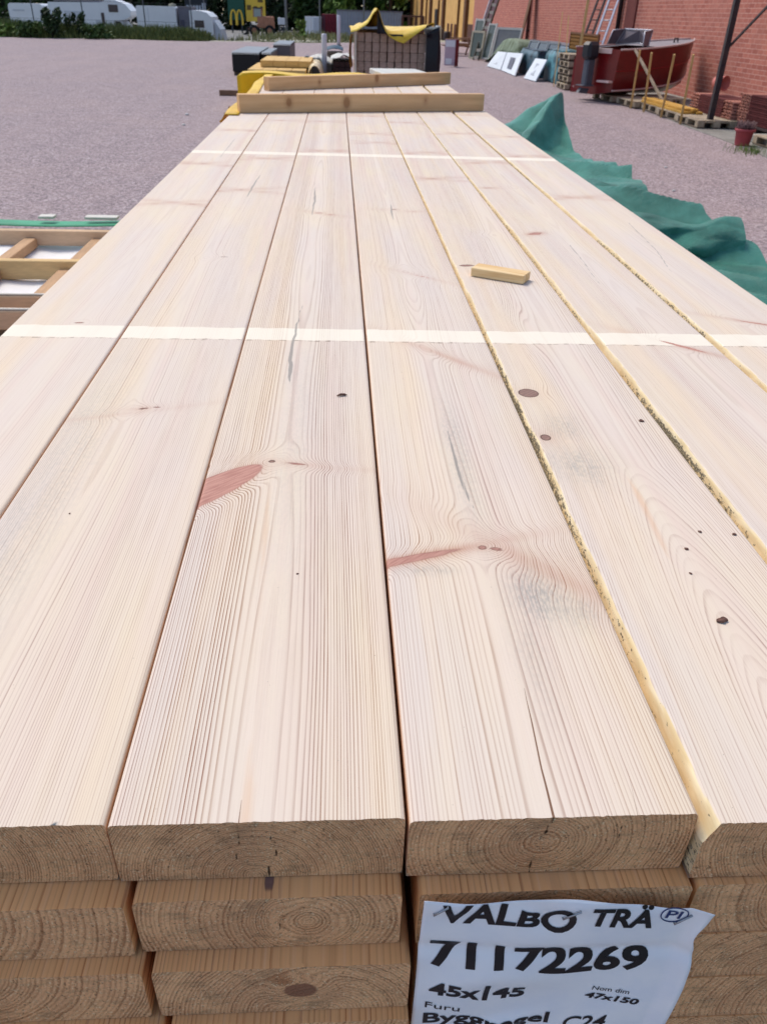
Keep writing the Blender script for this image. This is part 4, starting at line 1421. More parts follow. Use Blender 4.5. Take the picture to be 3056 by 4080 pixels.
# far wood closing the view
rg = random.Random(77)
mb, sh = MB(), []
for _ in range(11000):
    x = rg.uniform(-75, 45)
    q = Vector((x, 136 + rg.gauss(0, 3), rg.uniform(-.6, 9.5) + 1.5 * math.sin(x * .35)))
    nrm = Vector((rg.gauss(0, 1), rg.gauss(0, 1), rg.gauss(.6, 1))).normalized()
    u = nrm.orthogonal().normalized() * rg.uniform(.5, 1.0)
    v = nrm.cross(u) * .7
    mb.add([q - u, q - v, q + u, q + v], [(0, 1, 2, 3)])
    sh.append(rg.random())
o = mb.build('far_wood', LT_D, fix=False)
set_shade(o, sh)
tag(o, 'dark continuous wood closing the view behind everything', 'wood', kind='stuff')
# ================================================================ brick hall and the yellow one beyond
WX = 9.7


def brick_mat():
    t = NT('red_brick')
    c = t.n('ShaderNodeTexCoord')
    sp = t.n('ShaderNodeSeparateXYZ')
    t.l(c.outputs['Object'], sp.inputs[0])
    cb = t.n('ShaderNodeCombineXYZ')
    t.l(sp.outputs[1], cb.inputs[0])
    t.l(sp.outputs[2], cb.inputs[1])
    b = t.n('ShaderNodeTexBrick')
    t.l(cb.outputs[0], b.inputs['Vector'])
    b.inputs['Color1'].default_value = (*lin(190, 120, 104), 1)
    b.inputs['Color2'].default_value = (*lin(168, 100, 88), 1)
    b.inputs['Mortar'].default_value = (*lin(208, 166, 152), 1)
    b.inputs['Scale'].default_value = 1
    b.inputs['Mortar Size'].default_value = 0.007
    b.inputs['Mortar Smooth'].default_value = 0.3
    b.inputs['Brick Width'].default_value = 0.29
    b.inputs['Row Height'].default_value = 0.1
    n = t.noise(c.outputs['Object'], 1.2, 4)
    n2 = t.noise(c.outputs['Object'], 9, 4)
    col = t.mix(t.math('MULTIPLY', t.ramp(n, .4, .65), .4), b.outputs['Color'], lin(184, 126, 112))
    col = t.mix(t.math('MULTIPLY', t.ramp(n2, .45, .7), .3), col, lin(150, 90, 80))
    t.bump(b.outputs['Fac'], -.4, .008)
    return t.fin(col, .85, .15)


w_ = MB().box(WX, WX + .4, 2, 65.6, -.1, 6.5).build('brick_hall', brick_mat())
tag(w_, 'long red brick wall running along the right side of the yard', 'brick building')
M_PIPE = mat('brown_pipe', (84, 44, 44), .5, .2, 6)
M_PIPED = mat('dark_pipe', (44, 34, 38), .5, .2, 6)
for (y, lb, c) in ((46.0, 'brown downpipe on the brick wall above the teal wrapped stack', M_PIPE), (31.1, 'dark downpipe on the brick wall right of the tall aluminium ladder', M_PIPED)):
    d = thing('downpipe', lb, 'downpipe', (WX - .09, y, 0), 0, 'downpipes on the brick wall')
    MB().tube([(0, 0, .1), (0, 0, 6.4)], .075, 10).build('pipe', c, d)
    for z in (1.2, 2.6, 4.6):
        MB().lathe([(.078, -.03), (.09, -.03), (.09, .03), (.078, .03)], 12, 0, Matrix.Translation((0, 0, z))).build('bracket', M_PIPED, d)
tag(MB().box(WX - .05, WX - .003, 29.6, 30.6, 0.05, 6.4, ch=.005).build('wall_pilaster', mat('pilaster', (122, 62, 56), .8, .25, 2)), 'brown vertical board strip beside the dark downpipe', 'wall strip')

# yellow building
yb = thing('yellow_building', 'long yellow rendered building beyond the brick wall', 'building', (10.0, 66, 0))
t = NT('yellow_render')
n = t.noise(t.coord('Object'), .8, 4)
MY = t.fin(t.mix(t.ramp(n, .35, .65), lin(228, 182, 116), lin(214, 166, 102)), .85, .15)
MB().box(0, 8, 0, 72, -.8, 6.5).build('wall', MY, yb)
M_BRN = mat('brown_trim', (116, 78, 50), .7, .2, 3)
for y in (4.3, 19.5, 31.5, 42, 57):
    MB().box(-.25, -.003, y, y + 1.1, -.8, 6.4, ch=.01).build('pilaster', M_BRN, yb)
for y in (9.5, 24.5, 37):
    MB().tube([(-.1, y, -.7), (-.1, y, 6.4)], .09, 8).build('downpipe', M_BRN, yb)
MB().box(-.06, -.003, 26.2, 28.4, -.75, 2.2, ch=.01).build('door', M_DARKM, yb)
for y in (11, 13.5, 16):
    MB().box(-.06, -.003, y, y + 1.0, -.4, 1.1, ch=.01).build('window', mat('brown_window', (112, 66, 52), .4), yb)
MB().box(-.05, -.003, .2, 3.9, -.75, 1.2, ch=.01).build('dark_gate', mat('brown_gate', (96, 58, 44), .7), yb)
MB().box(-.08, -.051, .3, 1.5, -.75, 1.15, ch=.01).build('gate_leaf', M_DARKM, yb)
tr = thing('terrace_rail', 'dark brown timber shelter in front of the yellow building', 'shelter', (6.3, 90, -0.75))
MB().box(0, 2.2, 0, 1.2, 2.2, 2.35, ch=.01).build('roof', mat('shelter_brown', (92, 66, 60), .7), tr)
for x in (.05, .7, 1.4, 2.1):
    MB().box(x - .12, x + .12, 0, .2, 0, 2.2, ch=.01).build('post', mat('shelter_brown', (92, 66, 60)), tr)
for i, (x, h, c) in enumerate(((9.0, 1.5, (72, 74, 88)), (9.5, 1.3, (60, 50, 52)), (8.6, 1.7, (180, 190, 200)))):
    o = MB().lathe([(.001, 0), (.3, 0), (.32, .5), (.3, h - .15), (.2, h), (.001, h)], 14).build('waste_drum', mat('drum%d' % i, c, .6))
    o.location = (x, 80 - i, zg(x, 80))
    tag(o, ('grey blue drum standing before the yellow building', 'dark brown drum standing closest to the yellow building', 'tall pale drum standing before the yellow building')[i], 'drum')

# ================================================================ things along the brick wall
M_PALLET = mat('pallet_wood', (186, 172, 150), .85, .3, 9, c2=(140, 126, 106))
M_PALLET2 = mat('pallet_wood_dark', (112, 98, 86), .85, .3, 9)


def make_pallet(label, group='wooden pallets along the brick wall'):
    r = thing('wooden_pallet', label, 'pallet', (0, 0, 0), 0, group)
    tp = MB()
    for k in range(5):
        x = -.4 + .1635 * k
        tp.box(x, x + .145, -.6, .6, .122, .144, ch=.002)
    for y in (-.6, -.0725, .455):
        tp.box(-.4, .4, y, y + .145, .100, .121, ch=.002)
    tp.build('deck', M_PALLET, r)
    for y in (-.6, -.0725, .455):
        for x in (-.4, -.0725, .2545):
            MB().box(x, x + .145, y, y + .145, .0225, .0995, ch=.002).build('block', M_PALLET, r)
    bt = MB()
    for x in (-.4, -.0725, .2545):
        bt.box(x, x + .145, -.6, .6, 0, .022, ch=.002)
    bt.build('runner', M_PALLET2, r)
    return r


pal = make_pallet('grey pallet at the near end of the row, next to the steel post')
pal.location = (7.52, 17.42, .014)
for (x, y, z, rz, lb) in ((7.56, 18.68, .014, 1, 'grey pallet with yellow boards, between the two nearest upright stakes'), (7.62, 19.95, .014, -2, 'grey pallet with yellow boards, under the two farther upright stakes'),
                          (7.45, 21.25, .014, 4, 'pallet under the near half of the red boat'), (7.25, 22.6, .014, 8, 'pallet under the stern of the red boat'), (8.3, 22.3, .014, 6, 'pallet under the bow of the red boat')):
    o = copy_tree(pal)
    o.location = (x, y, z)
    o.rotation_euler = (0, 0, R(rz))
    o['label'] = lb
ordw = ('lowest', 'second lowest', 'middle', 'second highest', 'topmost')
for k in range(5):
    o = copy_tree(pal)
    o.location = (7.05 + .02 * ((k * 3) % 4), 26.2 + .03 * ((k * 5) % 3), .014 + .19 * k)
    o.rotation_euler = (0, 0, R((k * 7) % 5 - 2))
    o['label'] = '%s pallet in the loose stack beside the teal wrapped pile' % ordw[k]
    if k:
        b_ = MB()
        for dy in (-.5, .42):
            b_.box(-.38, .38, dy, dy + .08, -.043, -.003, ch=.002)
        b_.build('spacer', M_PALLET2, o)

# yellow boards on the pallets
M_YB = mat('yellow_timber', (206, 160, 74), .7, .2, 3, stretch=(8, 1, 8))
for i, (x, z, dy) in enumerate(((7.30, .158, 0), (7.44, .158, .05), (7.58, .158, -.04), (7.35, .208, .1), (7.5, .208, .02))):
    o = MB().box(-.065, .065, 0, 2.6, 0, .045, ch=.003).build('yellow_board', M_YB)
    o.location = (x, 17.95 + dy, z + .002)
    o.rotation_euler = (0, 0, R(.6))
    tag(o, ('lower yellow board nearest the gravel, lying on the grey pallets', 'lower yellow board in the middle of the three on the pallets', 'lower yellow board nearest the wall, lying on the grey pallets', 'upper yellow board nearest the gravel on the small pile', 'upper yellow board nearest the wall on the small pile')[i], 'board', 'yellow boards lying on the pallets')

# upright stakes
M_STAKE = mat('stake_wood', (204, 170, 112), .75, .25, 8)
for i, (b, tp_) in enumerate((((7.05, 20.75, 0), (6.92, 20.42, 1.22)), ((7.1, 19.95, 0), (6.92, 19.62, 1.2)), ((7.12, 18.85, 0), (6.95, 18.33, 1.22)), ((7.08, 17.6, 0), (6.93, 17.28, 1.26)))):
    o = MB().bar(b, tp_, .045, .045, ch=.004).build('wooden_stake', M_STAKE)
    tag(o, ('upright wooden stake before the boat, farthest left of four', 'upright wooden stake before the boat, second from left', 'upright leaning stake where the boat ends, third from left', 'upright stake standing clear of the boat, farthest right of four')[i], 'stake', 'upright stakes along the pallets')
for i, (b, tp_, r_) in enumerate((((6.62, 26.9, 0), (6.95, 28.3, 1.95), .026), ((6.72, 26.0, 0), (6.95, 27.5, 1.85), .026))):
    o = MB().bar(b, tp_, r_, r_).build('thin_lath', M_STAKE)
    tag(o, ('thin lath leaning by the pallet stack, left one', 'thin lath leaning by the pallet stack, right one')[i], 'lath', 'thin laths by the pallet stack')
o = MB().bar((7.0, 26.0, .1), (7.35, 26.9, 3.2), .075, .05, ch=.004).build('long_batten', M_STAKE)
tag(o, 'long thick pale batten standing upright in front of the brown lattice', 'batten')
# prop under the boat
tag(MB().bar((7.55, 20.0, .2), (7.1, 21.3, 1.2), .05, .05, ch=.004).build('boat_prop', M_PALLET), 'grey diagonal wooden prop against the boat side', 'prop')

# brown lattice screens
t = NT('lattice_brown')
v = t.coord('Object')
wv = t.n('ShaderNodeTexWave', wave_type='BANDS', bands_direction='Z')
t.l(v, wv.inputs[0])
wv.inputs['Scale'].default_value = 7
wv.inputs['Distortion'].default_value = .6
M_LAT = t.fin(t.mix(wv.outputs['Fac'], lin(150, 104, 48), lin(104, 68, 30)), .8, .2)
for i, (y0, y1, x) in enumerate(((28.6, 30.0, 7.75), (26.2, 28.2, 7.6))):
    s = thing('lattice_screen', ('narrow brown lattice screen, the left and farther one', 'wide brown lattice screen behind the long batten')[i], 'screen', (x, y0, 0), 0, 'brown lattice screens')
    L = y1 - y0
    MB().bar((0, 0, .05), (0, 0, 1.42), .05, .05).bar((0, L, .05), (0, L, 1.42), .05, .05).bar((0, .026, 1.39), (0, L - .026, 1.39), .05, .05).bar((0, .026, .1), (0, L - .026, .1), .05, .05).build('frame', M_BRN, s)
    la = MB()
    n = int(L / .09)
    for k in range(n):
        y = .06 + (L - .12) * k / (n - 1)
        la.box(.002, .012, y - .028, y + .028, .128, 1.362)
    for k in range(12):
        z = .2 + 1.1 * k / 11
        la.box(-.012, -.002, .03, L - .03, z - .03, z + .03)
    la.build('lattice', M_LAT, s)

# dark red board
o = MB().bar((6.72, 25.25, .42), (7.15, 24.6, .42), .03, .82, ch=.003).build('red_board', mat('dark_red_paint', (118, 20, 26), .5, .2, 3))
tag(o, 'dark red board standing between the pallet stack and outboard motor', 'board')

# ---------------------------------------------------------------- ladders
def ladder(b, tp_, side, wd, m, label, nr):
    b, tp_, side = Vector(b), Vector(tp_), Vector(side).normalized()
    s = thing('ladder', label, 'ladder', tuple(b))
    d = tp_ - b
    for q in (-wd / 2, wd / 2):
        MB().bar(side * q, d + side * q, .035, .075, up=side).build('rail', m, s)
    mb = MB()
    for k in range(1, nr):
        c_ = d * (k / nr)
        mb.tube([c_ - side * (wd / 2 - .03), c_ + side * (wd / 2 - .03)], .017, 6)
    mb.build('rungs', m, s)
    return s


M_ALU = mat('aluminium', (188, 190, 200), .35, .12, 8, metal=.55)
ladder((8.28, 29.45, 0), (9.62, 30.15, 4.7), (.45, -.9, 0), .42, M_ALU, 'bright aluminium ladder leaning on the brick wall behind the boat', 16)
ladder((8.1, 30.4, 0), (9.62, 31.4, 4.7), (.45, -.9, 0), .34, M_PIPED, 'dark ladder leaning on the wall left of the aluminium ladder', 16)

# ---------------------------------------------------------------- the red boat
bt = thing('motor_boat', 'dark red motor boat with a small windscreen, stored on pallets', 'boat', (6.50, 22.35, .16), math.atan2(.46, .888))
NS = 22
BL = 3.1


def half(tq):
    return .78 * (1 - max(0, (tq - .5) / .5) ** 2.8 * .93)


def gun(tq):
    return 1.02 + .24 * tq ** 1.6


def keel(tq):
    return .0 + .22 * max(0, (tq - .7) / .3) ** 2.4


M_BOAT = mat('boat_red', (112, 14, 18), .28, .3, 2.5, spec=.5)
M_BOATD = mat('boat_bottom', (52, 14, 18), .5, .3, 3)
M_BTRIM = mat('boat_trim', (206, 180, 176), .4, .15, 5)
secs = []
for i in range(NS + 1):
    q = i / NS
    b_, g_, k_ = half(q), gun(q), keel(q)
    ch_ = k_ + (g_ - k_) * (.10 + .22 * q ** 2)
    ups = [(0, k_), (b_ * .45, k_ + (ch_ - k_) * .5), (b_ * .86, ch_), (b_ * .90, ch_ + .03), (b_ * .95, (ch_ + g_) / 2), (b_ * 1.0, g_ - .06), (b_ * 1.02, g_)]
    secs.append((q * BL + (.10 * q ** 3) * 1.0, ups))
mb = MB()
NP = 13
vs = []
for x, ups in secs:
    rake = 0
    for (b_, z) in [(-b_, z) for b_, z in ups[:0:-1]] + ups:
        vs.append((x + .12 * (x / BL) ** 3 * (z / 1.2), b_, z))
fs = [(i * NP + k, i * NP + k + 1, (i + 1) * NP + k + 1, (i + 1) * NP + k) for i in range(NS) for k in range(NP - 1)]
mb.add(vs, fs, 0, None, True)
mb.add([vs[k] for k in range(NP)], [tuple(range(NP))], 0)
mb.build('hull', M_BOAT, bt)
dk = MB()
for i in range(NS):
    a, b_ = secs[i], secs[i + 1]
    fa = lambda s_: (s_[0] + .12 * (s_[0] / BL) ** 3 * (s_[1][-1][1] / 1.2), s_[1][-1][0], s_[1][-1][1] - .02)
    (xa, ba, za), (xb, bb, zb_) = fa(a), fa(b_)
    if i >= 11:
        dk.add([(xa, -ba, za), (xb, -bb, zb_), (xb, bb, zb_), (xa, ba, za)], [(0, 1, 2, 3)])
    else:
        for s_ in (-1, 1):
            dk.add([(xa, s_ * ba, za), (xb, s_ * bb, zb_), (xb, s_ * (bb - .14), zb_), (xa, s_ * (ba - .14), za)], [(0, 1, 2, 3)])
dk.build('deck', mat('boat_deck', (150, 150, 158), .5, .15, 4), bt)
MB().box(.02, 1.6, -.62, .62, .35, .38).build('cockpit_floor', M_BOATD, bt)
for lev, rr in ((6, .022), (3, .02), (4, .014)):
    for s_ in (-1, 1):
        pts = [(x + .12 * (x / BL) ** 3 * (ups[lev][1] / 1.2), s_ * (ups[lev][0] + .006), ups[lev][1]) for x, ups in secs]
        MB().tube(pts, rr, 6).build('rubbing_strake', M_BTRIM if lev != 4 else mat('strake_red', (150, 30, 34), .3), bt)
MB().box(-.006, .03, -.5, .5, .92, 1.03, ch=.004).build('transom_cap', M_BTRIM, bt)
MB().box(-.16, -.006, -.7, -.28, .30, .345, ch=.005).build('swim_step', M_BTRIM, bt)
ws = MB()
fr2 = [(1.35, -.62, .99), (1.62, -.52, 1.40), (1.62, .52, 1.40), (1.35, .62, .99)]
ws.tube(fr2, .018, 6).tube([(1.35, -.62, .99), (1.75, 0, 1.05), (1.35, .62, .99)], .016, 6).tube([(1.75, 0, 1.05), (1.70, 0, 1.40)], .014, 6).tube([(1.62, -.52, 1.40), (1.05, -.60, 1.36), (.95, -.68, .98)], .018, 6).tube([(1.62, .52, 1.40), (1.05, .60, 1.36), (.95, .68, .98)], .018, 6)
wf = ws.build('windscreen', M_ALU, bt)
wf.location = (.30, 0, .26)
wf.scale = (.62, .92, .84)
M_WG = mat('windscreen_glass', (112, 102, 108), .35, .2, 4, spec=.3)
gl = MB()
for s_ in (-1, 1):
    gl.add([(1.35, s_ * .61, 1.0), (1.74, 0, 1.06), (1.69, 0, 1.39), (1.62, s_ * .51, 1.39)], [(0, 1, 2, 3)])
    gl.add([(1.35, s_ * .62, 1.0), (.96, s_ * .67, .99), (1.06, s_ * .60, 1.35), (1.61, s_ * .52, 1.39)], [(0, 1, 2, 3)])
gl.build('pane', M_WG, wf)
MB().box(1.15, 1.45, -.45, .1, .55, 1.02, ch=.03).build('console', mat('console_dark', (54, 62, 64), .5), bt)
MB().box(.4, .75, -.5, .5, .38, .70, ch=.04).build('bench', mat('bench_grey', (150, 146, 146), .6), bt)
om = MB().box(-.42, -.05, -.16, .16, .78, 1.16, ch=.07).build('outboard_cowl', mat('cowl_black', (40, 44, 52), .35, .15, 5), bt)
MB().box(-.34, -.10, -.10, .10, .18, .78, ch=.03).build('outboard_leg', mat('leg_grey', (92, 96, 106), .5), bt)
MB().box(-.46, -.08, -.14, .14, .20, .222, ch=.004).prism([(-.5, .05), (-.2, .02), (-.15, .14), (-.4, .16)], -.05, .05).build('outboard_foot', mat('leg_grey', (92, 96, 106)), bt)
MB().tube([(2.55, -.1, 1.16), (2.55, -.1, 1.26), (2.68, -.1, 1.26), (2.68, -.1, 1.16)], .02, 6).build('cleat', M_DARKM, bt)

# ---------------------------------------------------------------- teal wrapped piles, white hatch panels, windows
def film_mat(name, c1, c2, rough=.3):
    t = NT(name)
    n = t.noise(t.coord('Object'), 3.0, 5, .6)
    n2 = t.noise(t.coord('Object', (2, 2, 1)), 9.0, 4, .6)
    t.bump(n2, .7, .05)
    return t.fin(t.mix(t.ramp(n, .4, .62), lin(*c1), lin(*c2)), rough, .5)


M_TEAL = film_mat('teal_film', (86, 148, 160), (28, 52, 66))
M_TEALD = film_mat('dark_teal_film', (60, 96, 112), (18, 32, 44))


def wrapped(name, x0, x1, y0, y1, z1, m, label, cat, seed, puff=.06):
    """film wrapped pile: a box whose faces bulge and crease"""
    def side(fn):
        return fn
    mb = MB()
    nu, nv = 34, 14

    def P(a, h):
        per = 2 * ((x1 - x0) + (y1 - y0))
        d = a * per
        if d < x1 - x0:
            x, y, nx_, ny_ = x0 + d, y0, 0, -1
        elif d < (x1 - x0) + (y1 - y0):
            x, y, nx_, ny_ = x1, y0 + d - (x1 - x0), 1, 0
        elif d < 2 * (x1 - x0) + (y1 - y0):
            x, y, nx_, ny_ = x1 - (d - (x1 - x0) - (y1 - y0)), y1, 0, 1
        else:
            x, y, nx_, ny_ = x0, y1 - (d - 2 * (x1 - x0) - (y1 - y0)), -1, 0
        b_ = puff * (float(fb(d * 2.2, h * 1.6, seed, 3)) - .35) * math.sin(math.pi * min(1, h * .9 + .1))
        if h > .82:
            b_ -= (h - .82) * .5
        return x + nx_ * b_, y + ny_ * b_, .02 + (z1 - .02) * min(1, h)
    mb.grid(P, 72, nv)
    mb.grid(lambda a, b: (x0 + .06 + (x1 - x0 - .12) * a, y0 + .06 + (y1 - y0 - .12) * b, z1 - .004 + .05 * (float(fb(a * 4, b * 6, seed + 4, 3)) - .4)), 14, 20)
    o = mb.build(name, m, fix=False)
    return tag(o, label, cat, None)


wrapped('wrapped_pile', 6.95, 8.0, 27.9, 29.9, .92, M_TEAL, 'shiny teal film wrapped pile behind the single white hatch panel', 'wrapped pile', 3, .16)
wrapped('wrapped_pile', 6.85, 7.7, 30.6, 33.6, .82, M_TEALD, 'dark blue film wrapped pile between the white hatch panels', 'wrapped pile', 5, .14)
wrapped('wrapped_pile', 7.9, 8.9, 29.5, 36.5, .98, mat('blue_grey_film', (112, 126, 140), .4, .3, 2), 'long blue grey covered pile close to the brick wall', 'wrapped pile', 8, .12)


def hatch(bl, br, tl, tr_, label):
    bl, br, tl, tr_ = (Vector(v) for v in (bl, br, tl, tr_))
    s = thing('hatch_panel', label, 'panel', tuple(bl), 0, 'white hatch panels leaning on the wrapped piles')
    n = (br - bl).cross(tl - bl).normalized()
    if n.x > 0:
        n = -n
    def q(a, b, d=0):
        return (bl * (1 - a) * (1 - b) + br * a * (1 - b) + tl * (1 - a) * b + tr_ * a * b) - bl + n * d
    def slab(mb, a0, a1, b0, b1, d0, d1):
        vs = [q(a, b, d) for d in (d0, d1) for (a, b) in ((a0, b0), (a1, b0), (a1, b1), (a0, b1))]
        mb.add(vs, [(0, 1, 2, 3), (4, 7, 6, 5), (0, 4, 5, 1), (1, 5, 6, 2), (2, 6, 7, 3), (3, 7, 4, 0)])
        return mb
    slab(MB(), 0, 1, 0, 1, -.04, 0).build('panel', M_HATCH, s)
    f = slab(MB(), .36, .66, .20, .76, .002, .008).build('grille', M_GRILLE, s)
    mb = MB()
    for k in range(9):
        b = .23 + .5 * k / 8
        slab(mb, .38, .64, b - .012, b + .012, .009, .016)
    mb.build('slat', mat('slat_grey', (124, 126, 140), .5), f)
    return s


M_HATCH = mat('hatch_white', (216, 222, 228), .45, .05, 2)
M_GRILLE = mat('grille_grey', (92, 92, 104), .5, .1, 4)
hatch((6.2, 37.07, 0.03), (6.31, 34.5, 0.03), (6.64, 37.25, .55), (6.62, 35.2, .60), 'white hatch panel with grey grille, leftmost and farthest of three')
hatch((6.32, 34.35, 0.03), (6.23, 31.2, 0.03), (6.62, 35.1, .60), (6.76, 32.75, .66), 'white hatch panel with grey grille, middle and largest of three')
hatch((6.34, 30.1, 0.03), (6.45, 28.76, 0.03), (6.80, 30.7, .6), (6.84, 29.15, .63), 'white hatch panel with grey grille, standing apart at the right')


def window_frame(p0, p1, z0, z1, m, label, glass, lean=(0, 0), fr=.09, bars=0):
    p0, p1 = Vector((*p0, z0)), Vector((*p1, z0))
    s = thing('window_frame', label, 'window', tuple(p0))
    u = (p1 - p0)
    h = Vector((lean[0], lean[1], z1 - z0))
    o0 = Vector((0, 0, 0))
    un = u.normalized()
    f = MB().bar(o0, h, fr, .07, up=un).bar(u, u + h, fr, .07, up=un).bar(un * fr / 2 + h * .03, u - un * fr / 2 + h * .03, .07, fr).bar(un * fr / 2 + h * .97, u - un * fr / 2 + h * .97, .07, fr)
    for k in range(bars):
        a = (k + 1) / (bars + 1)
        f.bar(u * a + h * .06, u * a + h * .94, fr * .7, .06, up=un)
    f.build('frame', m, s)
    n = un.cross(h).normalized() * .006
    a, b = u * .03 + h * .03, u * .97 + h * .97
    c_, d_ = u * .97 + h * .03, u * .03 + h * .97
    MB().add([a - n, c_ - n, b - n, d_ - n, a + n, c_ + n, b + n, d_ + n], [(0, 1, 2, 3), (4, 7, 6, 5), (0, 4, 5, 1), (1, 5, 6, 2), (2, 6, 7, 3), (3, 7, 4, 0)]).build('pane', glass, s)
    return s


M_FRW = mat('frame_white', (196, 196, 190), .5, .12, 3)
M_FRC = mat('frame_cream', (200, 190, 164), .6, .15, 3)
M_PANE = mat('dull_pane', (120, 118, 116), .2, .25, 1, spec=.5)
M_PANEG = mat('green_pane', (84, 92, 84), .2, .25, 1, spec=.5)
window_frame((7.05, 41.2), (7.95, 40.2), .05, 1.36, M_FRW, 'wide white window frame with a grey pane, beside the olive tarp', M_PANE, (.25, .1))
window_frame((6.45, 43.6), (6.75, 43.0), .05, 1.66, M_FRW, 'narrow white window frame at the left end of the window pile', M_PANEG, (.2, .1), .07)
window_frame((6.25, 42.6), (6.7, 42.0), .05, 1.18, M_FRC, 'low cream window frame in front of the window pile', M_PANEG, (.12, .05), .08)
window_frame((6.75, 42.0), (7.0, 41.5), .06, 1.5, M_FRW, 'slim grey window frame right of the block studded pallet', M_PANEG, (.3, .2), .06)
for i, (y, x) in enumerate(((33.9, 7.15), (32.6, 7.2), (31.4, 7.3))):
    window_frame((x, y), (x + .1, y - 1.0), .66, 1.06, mat('frame_grey', (136, 142, 148), .5, .1, 3), ('small grey window frame standing on the dark blue pile, left one', 'small grey window frame standing on the dark blue pile, middle one', 'small grey window frame standing on the dark blue pile, right one')[i], mat('blue_pane', (52, 60, 78), .2, .2, 1), (.12, 0), .06)
# pallet standing on end, seen along its row of blocks
s = thing('wooden_pallet', 'long pallet standing on end, its pale square blocks in a slanting row', 'pallet', (6.45, 41.9, .04))
d = Vector((1.0, 1.3, 2.55))
MB().bar((-.10, .05, 0), Vector((-.10, .05, 0)) + d, .03, .12).build('deck', mat('dark_deck', (96, 92, 82), .8), s)
MB().bar((.12, -.06, 0), Vector((.12, -.06, 0)) + d, .03, .12).build('runner', mat('dark_deck', (96, 92, 82)), s)
for k in range(9):
    c_ = d * (.03 + .94 * k / 8)
    MB().bar(c_ + Vector((-.082, .042, 0)), c_ + Vector((.102, -.052, 0)), .11, .12).build('block', mat('block_pale', (214, 204, 186), .8, .15, 6), s)
s = MB().bar((6.65, 43.3, .1), (7.65, 44.9, 2.7), .6, .04, up=(1, -.6, .5), ch=.003).build('white_board', M_WHITE2)
tag(s, 'tall pale board leaning left of the slanting row of blocks', 'board')
o = MB().bar((8.9, 44.6, .02), (9.55, 45.2, 3.2), .75, .05, up=(1, 0, .2), ch=.004).build('brown_slab', mat('leaning_brown', (122, 82, 54), .7, .3, 2))  # leaning slab added in place of a dark brown strip on the wall
tag(o, 'tall brown slab standing in for a brown strip on the brick wall behind the window pile', 'board')

# olive tarp over a heap
def olive(a, b):
    y = 34.2 + 7.4 * b
    x = 6.75 + 1.3 * a
    h = 1.02 * min(1, math.sin(math.pi * min(1, max(0, .12 + .86 * a))) * 1.4) * smooth(1.0, .35, b) ** .8 * (smooth(-.05, .1, b))
    return x, y, max(.015, h + .10 * (float(fb(a * 5, b * 9, 41, 3)) - .5))


t = NT('olive_canvas')
n = t.noise(t.coord('Object'), 2.5, 5)
t.bump(n, .5, .05)
M_OLIVE = t.fin(t.mix(t.ramp(n, .4, .65), lin(122, 136, 116), lin(88, 100, 74)), .7, .2)
tag(MB().grid(olive, 26, 50).build('olive_tarp', M_OLIVE, fix=False, solid=.006), 'pale olive tarp slumped over a heap beside the window frames', 'tarp')

# timber garden bench and table far back
for i, (x, y, rz) in enumerate(((6.35, 46.6, 20), (6.9, 49.5, -10))):
    s = thing('picnic_table', ('weathered brown picnic table beside the red edged sign', 'weathered brown picnic table farther back by the yellow building')[i], 'table', (x, y, 0.0), R(rz), 'picnic tables by the yellow building')
    tp_ = MB()
    for k in range(4):
        tp_.box(-.75, .75, -.34 + .17 * k, -.18 + .17 * k, .70, .74, ch=.004)
    tp_.build('tabletop', M_BRN, s)
    for q in (-.65, .65):
        MB().box(-.75, .75, q - .13, q + .13, .42, .46, ch=.004).build('seat', M_BRN, s)
    for q in (-.6, .6):
        MB().bar((q, -.55, 0), (q, -.15, .70), .04, .09).bar((q, .55, 0), (q, .15, .70), .04, .09).bar((q + .045, -.72, .39), (q + .045, .72, .39), .04, .07).build('trestle', M_BRN, s)

# a-board sign
s = thing('pavement_sign', 'white standing sign board with a dark red edge', 'sign', (4.28, 36.0, 0))
MB().box(0, .42, 0, .03, .05, .95, ch=.005).build('board', mat('sign_mauve', (186, 166, 178), .5, .08, 2), s)
MB().box(.02, .40, -.012, -.002, .70, .92, ch=.003).build('white_strip', M_WHITE, s)
MB().box(.05, .30, -.012, -.002, .10, .30, ch=.003).build('white_patch', M_WHITE, s)
MB().box(.425, .56, -.02, .4, .03, .97, ch=.005).build('red_side', mat('dark_red_edge', (104, 22, 26), .5, .15, 3), s)

# ---------------------------------------------------------------- roof tiles, tub, post, slabs, pot
M_TILE = mat('clay_tile_dark', (98, 40, 40), .8, .35, 5)
M_TILEL = mat('clay_tile_light', (190, 132, 116), .85, .3, 14)


